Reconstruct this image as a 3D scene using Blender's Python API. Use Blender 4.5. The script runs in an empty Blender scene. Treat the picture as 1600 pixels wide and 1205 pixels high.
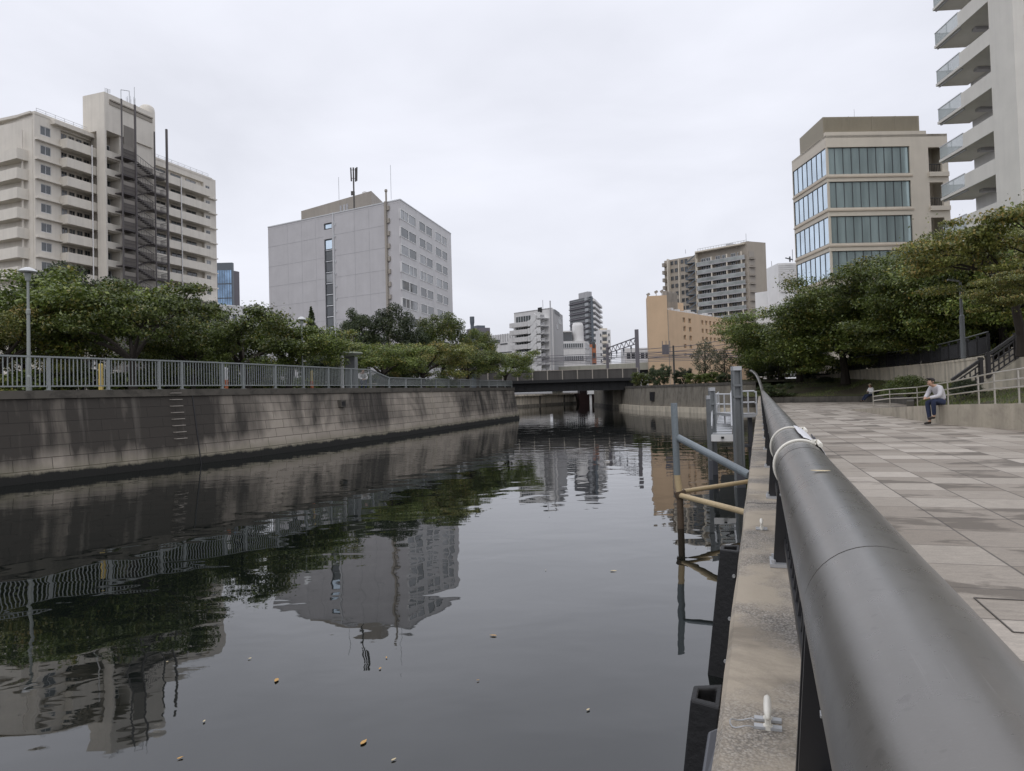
# Canal promenade under an overcast sky: everything is built in metres, camera eye 1.3 m above the plaza (z = 0)
import bpy, bmesh, math, random
import numpy as np
from mathutils import Vector, Matrix, noise
random.seed(7)
SC = bpy.context.scene
COL = SC.collection
R = math.radians

# ------------------------------------------------------------------ camera
F, EYE, PITCH, ROLL = 1110.0, 1.30, R(1.5), R(-1.6)
SHY = (-F * math.tan(PITCH) + 11.5) / 1600
CAMROT = Matrix.Rotation(math.pi / 2 + PITCH, 3, 'X') @ Matrix.Rotation(ROLL, 3, 'Z')
cam = bpy.data.cameras.new('camera'); camo = bpy.data.objects.new('camera', cam); COL.objects.link(camo)
camo.location = (0, 0, EYE); camo.rotation_euler = CAMROT.to_euler()
cam.sensor_fit = 'HORIZONTAL'; cam.sensor_width = 36; cam.lens = F / 1600 * 36; cam.shift_y = SHY
cam.clip_start = .05; cam.clip_end = 6000
SC.camera = camo

def ray(px, py):
    return CAMROT @ Vector(((px - 800) / F, (602.5 - py) / F + SHY * 1600 / F, -1))
def at(px, py, Y):                       # survey: a sighting at a known distance gives a point
    d = ray(px, py); t = Y / d.y
    return Vector((d.x * t, Y, EYE + d.z * t))
def gp(px, py, z):
    d = ray(px, py); t = (z - EYE) / d.z
    return Vector((d.x * t, d.y * t, z))

# ------------------------------------------------------------------ object helpers
def wloc(o):
    v = Vector(o.location)
    while o.parent:
        o = o.parent; v += Vector(o.location)
    return v
def tag(o, label=None, cat=None, group=None, kind=None):
    if label: o['label'] = label
    if cat: o['category'] = cat
    if group: o['group'] = group
    if kind: o['kind'] = kind
    return o
def empty(name, loc, label=None, cat=None, group=None):
    o = bpy.data.objects.new(name, None); COL.objects.link(o); o.location = loc; o.empty_display_size = .2
    return tag(o, label, cat, group)
def children(o):
    return [c for c in COL.objects if c.parent == o]
def copy_tree(o, parent=None, loc=None):
    c = o.copy(); COL.objects.link(c); c.parent = parent
    if loc is not None: c.location = loc
    for ch in KIDS.get(o.name, []):
        copy_tree(ch, c)
    return c
KIDS = {}
def link(name, me, mat, parent=None):
    o = bpy.data.objects.new(name, me); COL.objects.link(o)
    if mat and not me.materials:
        for m in (mat if isinstance(mat, (list, tuple)) else [mat]): me.materials.append(m)
    if parent:
        o.parent = parent; KIDS.setdefault(parent.name, []).append(o)
    return o

class MB:
    def __init__(s): s.v = []; s.f = []; s.mi = []; s.m = 0; s.uv = None
    def add(s, vs, fs):
        b = len(s.v); s.v += [tuple(v) for v in vs]
        for f in fs: s.f.append(tuple(b + i for i in f)); s.mi.append(s.m)
    def quad(s, a, b, c, d): s.add([a, b, c, d], [(0, 1, 2, 3)])
    def hexa(s, p):          # 8 points: bottom 0-3 ccw seen from above, top 4-7
        s.add(p, [(3, 2, 1, 0), (4, 5, 6, 7), (0, 1, 5, 4), (1, 2, 6, 5), (2, 3, 7, 6), (3, 0, 4, 7)])
    def box(s, x0, x1, y0, y1, z0, z1):
        s.hexa([(x0, y0, z0), (x1, y0, z0), (x1, y1, z0), (x0, y1, z0), (x0, y0, z1), (x1, y0, z1), (x1, y1, z1), (x0, y1, z1)])
    def bar(s, p, q, w, h=None, up=(0, 0, 1)):
        p, q = Vector(p), Vector(q); h = h or w; d = (q - p).normalized(); up = Vector(up)
        if abs(d.dot(up)) > .98: up = Vector((1, 0, 0)) if abs(d.x) < .9 else Vector((0, 1, 0))
        a = d.cross(up).normalized() * (w / 2); b = a.normalized().cross(d) * (h / 2)
        s.hexa([p - a - b, p + a - b, q + a - b, q - a - b, p - a + b, p + a + b, q + a + b, q - a + b])
    def tube(s, pts, r, n=8, cap=True):
        pts = [Vector(p) for p in pts]; rs = r if isinstance(r, (list, tuple)) else [r] * len(pts)
        rings = []; ref = None
        for i, p in enumerate(pts):
            d = (pts[min(i + 1, len(pts) - 1)] - pts[max(i - 1, 0)]).normalized()
            if ref is None: ref = Vector((0, 0, 1)) if abs(d.z) < .9 else Vector((1, 0, 0))
            a = d.cross(ref).normalized(); ref = a.cross(d).normalized(); b = ref
            rings.append([p + (a * math.cos(2 * math.pi * k / n) + b * math.sin(2 * math.pi * k / n)) * rs[i] for k in range(n)])
        vs = [v for rg in rings for v in rg]; fs = []
        for i in range(len(pts) - 1):
            for k in range(n):
                k2 = (k + 1) % n
                fs.append((i * n + k, i * n + k2, (i + 1) * n + k2, (i + 1) * n + k))
        if cap: fs += [tuple(range(n))[::-1], tuple((len(pts) - 1) * n + k for k in range(n))]
        s.add(vs, fs)
    def lathe(s, c, prof, n=20):     # prof: list of (r, z)
        c = Vector(c); vs = []; fs = []
        for r, z in prof:
            vs += [c + Vector((r * math.cos(2 * math.pi * k / n), r * math.sin(2 * math.pi * k / n), z)) for k in range(n)]
        for i in range(len(prof) - 1):
            for k in range(n):
                k2 = (k + 1) % n; fs.append((i * n + k, i * n + k2, (i + 1) * n + k2, (i + 1) * n + k))
        fs += [tuple(range(n))[::-1], tuple((len(prof) - 1) * n + k for k in range(n))]
        s.add(vs, fs)
    def prism(s, poly, z0, z1):      # poly ccw from above
        n = len(poly); vs = [(p[0], p[1], z0) for p in poly] + [(p[0], p[1], z1) for p in poly]
        s.add(vs, [tuple(range(n))[::-1], tuple(range(n, 2 * n))] + [(i, (i + 1) % n, n + (i + 1) % n, n + i) for i in range(n)])
    def build(s, name, mat, parent=None, smooth=False, bevel=0):
        o = Vector((0, 0, 0)) if parent is None else wloc(parent)
        me = bpy.data.meshes.new(name)
        me.from_pydata([(v[0] - o.x, v[1] - o.y, v[2] - o.z) for v in s.v], [], s.f)
        if smooth: me.shade_smooth()
        ob = link(name, me, mat, parent)
        if isinstance(mat, (list, tuple)):
            me.polygons.foreach_set('material_index', s.mi)
        if bevel:
            b = ob.modifiers.new('bevel', 'BEVEL'); b.width = bevel; b.segments = 2; b.limit_method = 'ANGLE'
        return ob
    def thing(s, name, mat, label, cat, group=None, **k):
        base = Vector((sum(v[0] for v in s.v) / len(s.v), sum(v[1] for v in s.v) / len(s.v), min(v[2] for v in s.v)))
        s.v = [(v[0] - base.x, v[1] - base.y, v[2] - base.z) for v in s.v]
        o = s.build(name, mat, **k); o.location = base
        return tag(o, label, cat, group)

class Face:                              # a vertical facade plane; u runs left to right seen from outside, n points outward
    def __init__(s, p0, p1):
        s.p = Vector((p0[0], p0[1])); e = Vector((p1[0], p1[1])) - s.p; s.L = e.length; s.d = e / s.L; s.n = Vector((s.d.y, -s.d.x))
    def P(s, u, v, n=0):
        q = s.p + s.d * u + s.n * n; return Vector((q.x, q.y, v))
    def box(s, mb, u0, u1, v0, v1, n0, n1):
        mb.hexa([s.P(u0, v0, n1), s.P(u1, v0, n1), s.P(u1, v0, n0), s.P(u0, v0, n0), s.P(u0, v1, n1), s.P(u1, v1, n1), s.P(u1, v1, n0), s.P(u0, v1, n0)])
    def hit(s, px, py, n=0):
        d = ray(px, py); o = s.p + s.n * n
        den = d.x * s.n.x + d.y * s.n.y; t = (o.x * s.n.x + o.y * s.n.y) / den
        q = Vector((d.x * t, d.y * t)) - o
        return q.dot(s.d), EYE + d.z * t
    def u(s, px, py=500, n=0): return s.hit(px, py, n)[0]
    def z(s, px, py, n=0): return s.hit(px, py, n)[1]
    def rect(s, x0, y0, x1, y1, n=0):        # two sighted corners
        a = s.hit(x0, y0, n); b = s.hit(x1, y1, n)
        return min(a[0], b[0]), max(a[0], b[0]), min(a[1], b[1]), max(a[1], b[1])
    def wall(s, mb, u0, u1, v0, v1, holes, depth=.2, n=0):   # sheet with rectangular openings and reveals
        us = sorted({u0, u1, *[h[0] for h in holes], *[h[1] for h in holes]}); vs = sorted({v0, v1, *[h[2] for h in holes], *[h[3] for h in holes]})
        for i in range(len(us) - 1):
            for j in range(len(vs) - 1):
                cu, cv = (us[i] + us[i + 1]) / 2, (vs[j] + vs[j + 1]) / 2
                if any(h[0] < cu < h[1] and h[2] < cv < h[3] for h in holes): continue
                mb.quad(s.P(us[i], vs[j], n), s.P(us[i + 1], vs[j], n), s.P(us[i + 1], vs[j + 1], n), s.P(us[i], vs[j + 1], n))
        for a, b, c, d in holes:
            m = n - depth
            mb.quad(s.P(a, c, n), s.P(b, c, n), s.P(b, c, m), s.P(a, c, m)); mb.quad(s.P(a, d, m), s.P(b, d, m), s.P(b, d, n), s.P(a, d, n))
            mb.quad(s.P(a, c, m), s.P(a, d, m), s.P(a, d, n), s.P(a, c, n)); mb.quad(s.P(b, c, n), s.P(b, d, n), s.P(b, d, m), s.P(b, c, m))
    def window(s, parent, a, b, c, d, fm, gm, n=0, depth=.12, mull=1, fw=.06, trans=0, name='window'):
        m = MB(); n0, n1 = n - depth - .05, n - depth + .05
        s.box(m, a, a + fw, c, d, n0, n1); s.box(m, b - fw, b, c, d, n0, n1)
        s.box(m, a + fw, b - fw, c, c + fw, n0, n1); s.box(m, a + fw, b - fw, d - fw, d, n0, n1)
        for k in range(1, mull + 1):
            x = a + (b - a) * k / (mull + 1); s.box(m, x - fw / 2, x + fw / 2, c + fw, d - fw, n0, n1)
        if trans:
            v = c + (d - c) * trans; s.box(m, a + fw, b - fw, v - fw / 2, v + fw / 2, n0 + .002, n1 - .002)
        w = m.build(name, fm, parent)
        g = MB(); g.quad(s.P(a, c, n - depth), s.P(b, c, n - depth), s.P(b, d, n - depth), s.P(a, d, n - depth)); g.build('pane', gm, w)
        return w

# ------------------------------------------------------------------ materials
def newmat(name):
    m = bpy.data.materials.new(name); m.use_nodes = True; nt = m.node_tree
    return m, nt, nt.nodes['Principled BSDF']
def nd(nt, t, **k):
    n = nt.nodes.new(t)
    for a, v in k.items():
        if a.startswith('i_'): n.inputs[int(a[2:])].default_value = v
        else: setattr(n, a, v)
    return n
def mth(nt, op, a, b=None, c=None):
    n = nt.nodes.new('ShaderNodeMath'); n.operation = op
    for i, x in enumerate((a, b, c)):
        if x is None: continue
        if isinstance(x, (int, float)): n.inputs[i].default_value = x
        else: nt.links.new(x, n.inputs[i])
    return n.outputs[0]
def mixc(nt, f, a, b, mode='MIX'):
    n = nt.nodes.new('ShaderNodeMix'); n.data_type = 'RGBA'; n.blend_type = mode
    for i, x in ((0, f), (6, a), (7, b)):
        if isinstance(x, (int, float)): n.inputs[i].default_value = x
        elif isinstance(x, tuple): n.inputs[i].default_value = (*x[:3], 1)
        else: nt.links.new(x, n.inputs[i])
    return n.outputs[2]
def ramp(nt, f, stops):
    n = nt.nodes.new('ShaderNodeValToRGB'); e = n.color_ramp.elements
    while len(e) < len(stops): e.new(.5)
    for el, (p, c) in zip(e, stops):
        el.position = p; el.color = (c, c, c, 1) if isinstance(c, (int, float)) else (*c, 1)
    nt.links.new(f, n.inputs[0]); return n.outputs[0]
def mapping(nt, src, scale=(1, 1, 1), rot=(0, 0, 0)):
    n = nt.nodes.new('ShaderNodeMapping'); n.inputs['Scale'].default_value = scale; n.inputs['Rotation'].default_value = rot
    nt.links.new(src, n.inputs[0]); return n.outputs[0]
def noisef(nt, vec, scale, detail=4, rough=.55, dist=0):
    n = nt.nodes.new('ShaderNodeTexNoise'); n.inputs['Scale'].default_value = scale; n.inputs['Detail'].default_value = detail
    n.inputs['Roughness'].default_value = rough; n.inputs['Distortion'].default_value = dist
    nt.links.new(vec, n.inputs['Vector']); return n.outputs[0]
def pos(nt): return nt.nodes.new('ShaderNodeNewGeometry').outputs['Position']
def bump(nt, h, strength, dist, bs):
    n = nt.nodes.new('ShaderNodeBump'); n.inputs['Strength'].default_value = strength; n.inputs['Distance'].default_value = dist
    nt.links.new(h, n.inputs['Height']); nt.links.new(n.outputs[0], bs.inputs['Normal']); return n

def M(name, col, rough=.7, var=.12, scale=.6, streak=0, fine=0, metal=0, spec=.5, bmp=0, bscale=30):
    m, nt, bs = newmat(name); p = pos(nt)
    if max(col) - min(col) > .022 and max(col) > .05: col = (col[0] * 1.02, col[1], col[2] * .93)
    c = mixc(nt, noisef(nt, p, scale), tuple(x * (1 - var) for x in col), tuple(min(1, x * (1 + var)) for x in col))
    if streak:                            # rain streaks and grime running down the surface
        s = ramp(nt, noisef(nt, mapping(nt, p, (1.6, 1.6, .09)), 1.2, 5, .65), [(.45, 0), (.75, 1)])
        c = mixc(nt, mth(nt, 'MULTIPLY', s, streak), c, tuple(x * .42 for x in col))
    if fine:
        c = mixc(nt, mth(nt, 'MULTIPLY', ramp(nt, noisef(nt, p, 40, 3, .7), [(.4, 0), (.7, 1)]), fine), c, tuple(x * .55 for x in col))
    nt.links.new(c, bs.inputs['Base Color']); bs.inputs['Roughness'].default_value = rough; bs.inputs['Metallic'].default_value = metal
    bs.inputs['Specular IOR Level'].default_value = spec
    if bmp: bump(nt, noisef(nt, p, bscale, 4), bmp, .02, bs)
    return m
def glass(name, col, metal=.0, rough=.04, var=.3, scale=.35, spec=1.0, vert=0):
    m, nt, bs = newmat(name); p = pos(nt)
    c = mixc(nt, ramp(nt, noisef(nt, mapping(nt, p, (1.3, 1.3, .12)) if vert else p, scale, 3), [(.35, 0), (.65, 1)]), tuple(x * (1 - var) for x in col), tuple(min(1, x * (1 + var)) for x in col))
    nt.links.new(c, bs.inputs['Base Color']); bs.inputs['Roughness'].default_value = rough; bs.inputs['Metallic'].default_value = metal
    bs.inputs['Specular IOR Level'].default_value = spec
    bump(nt, noisef(nt, p, .5, 1), .03, .1, bs)
    return m

MAT = dict(
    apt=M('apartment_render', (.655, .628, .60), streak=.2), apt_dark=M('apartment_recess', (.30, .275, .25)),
    apt_bal=M('apartment_balcony', (.665, .638, .605), streak=.2), steel_brown=M('brown_steel', (.085, .075, .075), .55, streak=.2),
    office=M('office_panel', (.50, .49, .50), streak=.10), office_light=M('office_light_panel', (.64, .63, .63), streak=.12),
    taupe=M('taupe_render', (.335, .31, .29), streak=.25), white=M('white_render', (.72, .71, .70), streak=.25), whiteclean=M('white_paint', (.78, .78, .77), .5),
    tan=M('tan_render', (.36, .325, .29), streak=.15), beige=M('beige_render', (.63, .465, .325), streak=.10), cream=M('cream_render', (.64, .595, .535), streak=.08),
    grey=M('grey_render', (.42, .42, .43), streak=.25), bluegrey=M('blue_grey_cladding', (.105, .125, .155), .5), greystone=M('dark_cladding', (.16, .15, .165)),
    orange=M('orange_cladding', (.45, .17, .09)), alu=M('aluminium', (.52, .53, .54), .4, metal=.6), alufr=M('window_frame', (.55, .56, .57), .45),
    darkfr=M('dark_window_frame', (.06, .065, .07), .45), fence=M('fence_paint', (.28, .30, .295), .5, streak=.3, fine=.2),
    galv=M('galvanised_steel', (.46, .47, .48), .45, streak=.15, metal=.35), plate=M('dark_steel_plate', (.10, .105, .12), .45, streak=.3), pile=M('grey_steel_pile', (.17, .185, .205), .5, streak=.5, fine=.3),
    black=M('black_paint', (.022, .022, .024), .4), brownrail=M('dark_brown_paint', (.028, .024, .023), .45), rubber=M('black_rubber', (.012, .012, .013), .62, var=.4, scale=6, bmp=.3),
    bark=M('bark', (.035, .028, .022), .9, .4, 5, bmp=.6, bscale=18), soil=M('soil', (.06, .045, .035), .95, .4, 4, bmp=.5),
    stainless=M('stainless_steel', (.50, .48, .46), .32, metal=.7), lamp=M('lamp_post_paint', (.27, .29, .27), .5), lamphead=M('lamp_shade', (.62, .63, .63), .4),
    sill=M('sill_band', (.52, .455, .39)), screen=M('louvre_screen', (.31, .28, .225), .6, var=.1), weather=M('weathered_steel', (.085, .079, .073), .7, streak=.8, fine=.3), girder=M('girder_paint', (.007, .007, .008), .6, streak=.3),
    viaduct=M('viaduct_concrete', (.40, .40, .36), streak=.4), asphalt=M('asphalt_path', (.12, .115, .11), .9, .2, 2, fine=.3),
    tower=M('tower_render', (.68, .67, .655), streak=.12), mesh=M('steel_mesh', (.21, .195, .185), .7, streak=.2), g_mid2=glass('grey_balcony_panel', (.30, .32, .31), spec=.4, rough=.3),
    g_dark=glass('dark_glass', (.03, .036, .042)), g_mid=glass('mid_glass', (.075, .085, .09), spec=.8), g_pale=glass('pale_blind_glass', (.27, .28, .29), spec=.6),
    g_blue=glass('blue_glass', (.22, .34, .50), metal=.55), g_sky=glass('sky_glass', (.60, .71, .80), metal=.8, var=.10), g_green=glass('green_glass', (.31, .385, .38), metal=.6, spec=.9, var=.26, scale=.6, vert=1),
    g_bal=glass('frosted_glass', (.44, .49, .48), spec=.7, rough=.25, var=.1),
)
MAT['g_bal'].node_tree.nodes['Principled BSDF'].inputs['Alpha'].default_value = .5      # see-through balcony glass
# ------------------------------------------------------------------ special materials
WATER = -.9
CY = math.atan(.348); CD = Vector((math.sin(CY), math.cos(CY))); CN = Vector((math.cos(CY), -math.sin(CY)))
def ledge(s, t, z=0):                    # s metres along the right bank, t metres to the land side
    q = CD * s + CN * t; return Vector((q.x, q.y, z))

def m_water():
    m, nt, bs = newmat('canal_water'); p = pos(nt)
    bs.inputs['Base Color'].default_value = (.005, .007, .006, 1); bs.inputs['Roughness'].default_value = .015
    bs.inputs['IOR'].default_value = 1.74; bs.inputs['Specular IOR Level'].default_value = .5
    a = noisef(nt, mapping(nt, p, (.95, 1.25, 1), (0, 0, -CY)), 1.0, 2.2, .38, .3)
    b = noisef(nt, mapping(nt, p, (1.5, 3.2, 1), (0, 0, .1)), 1.6, 2, .5)
    w = ramp(nt, noisef(nt, mapping(nt, p, (.05, .1, 1), (0, 0, .2)), 1, 2), [(.45, .0), (.62, 1)])
    h = mth(nt, 'ADD', mth(nt, 'MULTIPLY', a, 1.0), mth(nt, 'MULTIPLY', mth(nt, 'MULTIPLY', b, .075), w))
    bump(nt, h, .10, .09, bs)
    return m
def m_quay():                            # coursed blocks with rain streaks; uv in metres (u along, v above water)
    m, nt, bs = newmat('quay_blocks')
    uv = nd(nt, 'ShaderNodeUVMap').outputs[0]
    br = nd(nt, 'ShaderNodeTexBrick'); nt.links.new(uv, br.inputs['Vector'])
    br.inputs['Scale'].default_value = 1; br.inputs['Mortar Size'].default_value = .011; br.inputs['Mortar Smooth'].default_value = .3
    br.inputs['Brick Width'].default_value = 1.05; br.inputs['Row Height'].default_value = .345; br.inputs['Bias'].default_value = -.2
    br.inputs['Color1'].default_value = (.40, .35, .29, 1); br.inputs['Color2'].default_value = (.31, .272, .225, 1); br.inputs['Mortar'].default_value = (.11, .093, .075, 1)
    sep = nd(nt, 'ShaderNodeSeparateXYZ'); nt.links.new(uv, sep.inputs[0]); v = sep.outputs[1]
    big = noisef(nt, mapping(nt, uv, (.22, .16, 1)), 1, 4, .65, .5)
    fadeL = nd(nt, 'ShaderNodeMapRange', i_1=20.0, i_2=32.0, i_3=.24, i_4=-.02); nt.links.new(sep.outputs[0], fadeL.inputs[0])
    strk = noisef(nt, mapping(nt, uv, (1.7, .10, 1)), 1, 5, .6, .15)
    fine = noisef(nt, mapping(nt, uv, (3.5, .55, 1)), 1.3, 6, .7)
    soot = mth(nt, 'ADD', mth(nt, 'ADD', mth(nt, 'MULTIPLY', ramp(nt, big, [(.38, 0), (.62, 1)]), .50), mth(nt, 'MULTIPLY', strk, .55)), mth(nt, 'ADD', mth(nt, 'MULTIPLY', fine, .25), fadeL.outputs[0]))
    hgt = nd(nt, 'ShaderNodeMapRange', i_1=.35, i_2=1.0, i_3=-.35, i_4=.03); nt.links.new(v, hgt.inputs[0])
    sm = ramp(nt, mth(nt, 'ADD', soot, hgt.outputs[0]), [(.44, 0), (.90, 1)])
    c = mixc(nt, mth(nt, 'MULTIPLY', sm, .94), br.outputs[0], (.030, .026, .022))
    lite = ramp(nt, noisef(nt, mapping(nt, uv, (2.6, .16, 1)), 1.0, 5, .6), [(.58, 0), (.72, 1)])
    c = mixc(nt, mth(nt, 'MULTIPLY', lite, mth(nt, 'SUBTRACT', .45, mth(nt, 'MULTIPLY', sm, .30))), c, (.44, .40, .345))
    grn = ramp(nt, mth(nt, 'ADD', v, mth(nt, 'MULTIPLY', noisef(nt, uv, 1.5, 5), .5)), [(.45, 1), (.85, 0)])
    c = mixc(nt, mth(nt, 'MULTIPLY', grn, .55), c, (.14, .135, .075))
    wet = ramp(nt, mth(nt, 'ADD', v, mth(nt, 'MULTIPLY', noisef(nt, mapping(nt, uv, (1, .6, 1)), 1.6, 7, .75), .42)), [(.43, 1), (.52, 0)])
    c = mixc(nt, wet, c, (.012, .012, .010))
    nt.links.new(c, bs.inputs['Base Color']); bs.inputs['Roughness'].default_value = .88
    hh = mth(nt, 'ADD', mth(nt, 'MULTIPLY', br.outputs['Fac'], -1.0), mth(nt, 'MULTIPLY', noisef(nt, uv, 9, 5, .7), .5))
    bump(nt, hh, .6, .03, bs)
    return m
def m_paving():
    m, nt, bs = newmat('stone_paving'); p = pos(nt)
    q = mapping(nt, p, (1, 1, 1), (0, 0, R(17.2)))
    sep = nd(nt, 'ShaderNodeSeparateXYZ'); nt.links.new(q, sep.inputs[0])
    W_, H_ = .60, 1.28
    row = mth(nt, 'FLOOR', mth(nt, 'DIVIDE', sep.outputs[1], H_))
    u = mth(nt, 'DIVIDE', sep.outputs[0], W_); v = mth(nt, 'DIVIDE', sep.outputs[1], H_)
    cell = nd(nt, 'ShaderNodeCombineXYZ'); nt.links.new(mth(nt, 'FLOOR', u), cell.inputs[0]); nt.links.new(row, cell.inputs[1])
    wn = nd(nt, 'ShaderNodeTexWhiteNoise', noise_dimensions='2D'); nt.links.new(cell.outputs[0], wn.inputs['Vector'])
    # half slabs inside some cells
    half = mth(nt, 'FLOOR', mth(nt, 'MULTIPLY', v, 2)); cell2 = nd(nt, 'ShaderNodeCombineXYZ'); nt.links.new(mth(nt, 'FLOOR', u), cell2.inputs[0]); nt.links.new(half, cell2.inputs[1]); cell2.inputs[2].default_value = 3
    wn2 = nd(nt, 'ShaderNodeTexWhiteNoise', noise_dimensions='2D'); nt.links.new(cell2.outputs[0], wn2.inputs['Vector'])
    val = mth(nt, 'ADD', mth(nt, 'MULTIPLY', wn.outputs[0], .0), mth(nt, 'MULTIPLY', wn2.outputs[0], 1.0))
    c = ramp(nt, val, [(.05, (.232, .199, .162)), (.35, (.28, .245, .204)), (.65, (.325, .288, .242)), (.95, (.405, .362, .31))])
    def edge(x):
        f = mth(nt, 'FRACT', x); return mth(nt, 'MINIMUM', f, mth(nt, 'SUBTRACT', 1.0, f))
    eu = mth(nt, 'MULTIPLY', edge(u), W_); ev = mth(nt, 'MULTIPLY', edge(mth(nt, 'MULTIPLY', v, 2)), H_ / 2)
    e = mth(nt, 'MINIMUM', eu, mth(nt, 'ADD', ev, .002))
    joint = ramp(nt, e, [(.005, 1), (.012, 0)])
    grain = noisef(nt, mapping(nt, q, (3, 9, 1)), 2.5, 8, .7)
    c = mixc(nt, .75, c, ramp(nt, grain, [(.25, .35), (.8, .75)]), 'OVERLAY')
    mott = noisef(nt, p, 60, 3, .8); c = mixc(nt, .35, c, ramp(nt, mott, [(.3, .3), (.7, .7)]), 'OVERLAY')
    st = ramp(nt, mth(nt, 'ADD', noisef(nt, mapping(nt, q, (.75, 1.5, 1)), .75, 6, .6, .3), mth(nt, 'MULTIPLY', mth(nt, 'SUBTRACT', wn2.outputs[0], .5), -.16)), [(.565, 0), (.605, 1)])
    c = mixc(nt, mth(nt, 'MULTIPLY', st, .72), c, (.10, .084, .066))
    c = mixc(nt, mth(nt, 'MULTIPLY', joint, .8), c, (.065, .057, .05))
    nt.links.new(c, bs.inputs['Base Color'])
    nt.links.new(ramp(nt, grain, [(.3, .62), (.7, .85)]), bs.inputs['Roughness'])
    bump(nt, mth(nt, 'ADD', mth(nt, 'MULTIPLY', joint, -1), mth(nt, 'MULTIPLY', grain, .35)), .35, .008, bs)
    return m
def m_concrete(name, base, stain=.6, gravel=0, streak=0):
    m, nt, bs = newmat(name); p = pos(nt); base = (base[0] * 1.04, base[1], base[2] * .90)
    c = mixc(nt, noisef(nt, p, 1.3, 6, .65), tuple(x * .72 for x in base), tuple(x * 1.22 for x in base))
    s = ramp(nt, noisef(nt, p, 1.9, 7, .68, .5), [(.50, 0), (.66, 1)])
    c = mixc(nt, mth(nt, 'MULTIPLY', s, stain), c, tuple(x * .30 for x in base))
    if streak:
        k = ramp(nt, noisef(nt, mapping(nt, p, (1.5, 1.5, .12)), 1.3, 6, .65), [(.46, 0), (.68, 1)])
        c = mixc(nt, mth(nt, 'MULTIPLY', k, streak), c, tuple(x * .2 for x in base))
    h = noisef(nt, p, 26, 6, .7)
    if gravel:
        vo = nd(nt, 'ShaderNodeTexVoronoi'); vo.inputs['Scale'].default_value = 150; nt.links.new(p, vo.inputs['Vector'])
        k = mth(nt, 'MULTIPLY', ramp(nt, noisef(nt, p, 2.6, 4), [(.44, 0), (.60, 1)]), gravel)
        pe = ramp(nt, vo.outputs['Color'], [(.1, .10), (.5, .25), (.9, .5)])
        c = mixc(nt, k, c, mixc(nt, .5, c, pe)); h = mth(nt, 'ADD', h, mth(nt, 'MULTIPLY', mth(nt, 'MULTIPLY', vo.outputs[0], k), -1.2))
        dk = ramp(nt, vo.outputs[0], [(.35, 0), (.7, 1)]); c = mixc(nt, mth(nt, 'MULTIPLY', mth(nt, 'MULTIPLY', dk, k), .7), c, (.05, .045, .04))
    nt.links.new(c, bs.inputs['Base Color']); bs.inputs['Roughness'].default_value = .86
    bump(nt, h, .45, .012, bs)
    return m
def m_rail():
    m, nt, bs = newmat('grey_satin_rail'); p = pos(nt)
    d = noisef(nt, p, 9, 7, .7); sc = ramp(nt, noisef(nt, p, 130, 4, .75), [(.60, 0), (.72, 1)])
    c = mixc(nt, d, (.165, .157, .146), (.20, .191, .178)); c = mixc(nt, mth(nt, 'MULTIPLY', sc, .35), c, (.26, .25, .24)); sm_ = ramp(nt, noisef(nt, mapping(nt, p, (1, 1, 1)), 3.2, 6, .7, .6), [(.48, 0), (.62, 1)]); c = mixc(nt, mth(nt, 'MULTIPLY', sm_, .14), c, (.10, .095, .09)); dr = ramp(nt, noisef(nt, p, 46, 2, .5), [(.66, 0), (.70, 1)]); c = mixc(nt, mth(nt, 'MULTIPLY', dr, .22), c, (.075, .07, .065))
    ln = ramp(nt, noisef(nt, mapping(nt, mapping(nt, p, (1, 1, 1), (0, 0, CY)), (120, 2.2, 120)), 1, 3, .6), [(.67, 0), (.71, 1)]); c = mixc(nt, mth(nt, 'MULTIPLY', ln, .30), c, (.30, .29, .28))
    nt.links.new(c, bs.inputs['Base Color']); bs.inputs['Metallic'].default_value = .45
    nt.links.new(ramp(nt, d, [(.3, .25), (.7, .33)]), bs.inputs['Roughness'])
    bump(nt, noisef(nt, p, 240, 3), .05, .002, bs)
    return m
def m_leaf(name, dark, mid, lite, odd, oddamt, trans=.25):
    m, nt, bs = newmat(name); g = nt.nodes.new('ShaderNodeNewGeometry'); oi = nt.nodes.new('ShaderNodeObjectInfo')
    tc = nt.nodes.new('ShaderNodeTexCoord').outputs['Object']
    r = g.outputs['Random Per Island']; n = noisef(nt, tc, .9, 3)
    c = ramp(nt, mth(nt, 'ADD', mth(nt, 'MULTIPLY', r, .55), mth(nt, 'MULTIPLY', n, .55)), [(.25, dark), (.55, mid), (.85, lite)])
    k = ramp(nt, mth(nt, 'ADD', mth(nt, 'MULTIPLY', noisef(nt, tc, .7, 3), .75), mth(nt, 'MULTIPLY', r, .35)), [(.60 - oddamt, 0), (.72 - oddamt * .5, 1)])
    c = mixc(nt, mth(nt, 'MULTIPLY', k, .75), c, odd)
    hs = nd(nt, 'ShaderNodeHueSaturation'); nt.links.new(c, hs.inputs['Color'])
    nt.links.new(mth(nt, 'ADD', mth(nt, 'MULTIPLY', oi.outputs['Random'], .55), .75), hs.inputs['Value'])
    nt.links.new(hs.outputs[0], bs.inputs['Base Color']); bs.inputs['Roughness'].default_value = .36; bs.inputs['Specular IOR Level'].default_value = .5
    t = nt.nodes.new('ShaderNodeBsdfTranslucent'); nt.links.new(hs.outputs[0], t.inputs[0])
    x = nt.nodes.new('ShaderNodeMixShader'); x.inputs[0].default_value = trans
    nt.links.new(bs.outputs[0], x.inputs[1]); nt.links.new(t.outputs[0], x.inputs[2])
    nt.links.new(x.outputs[0], nt.nodes['Material Output'].inputs[0])
    return m
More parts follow.
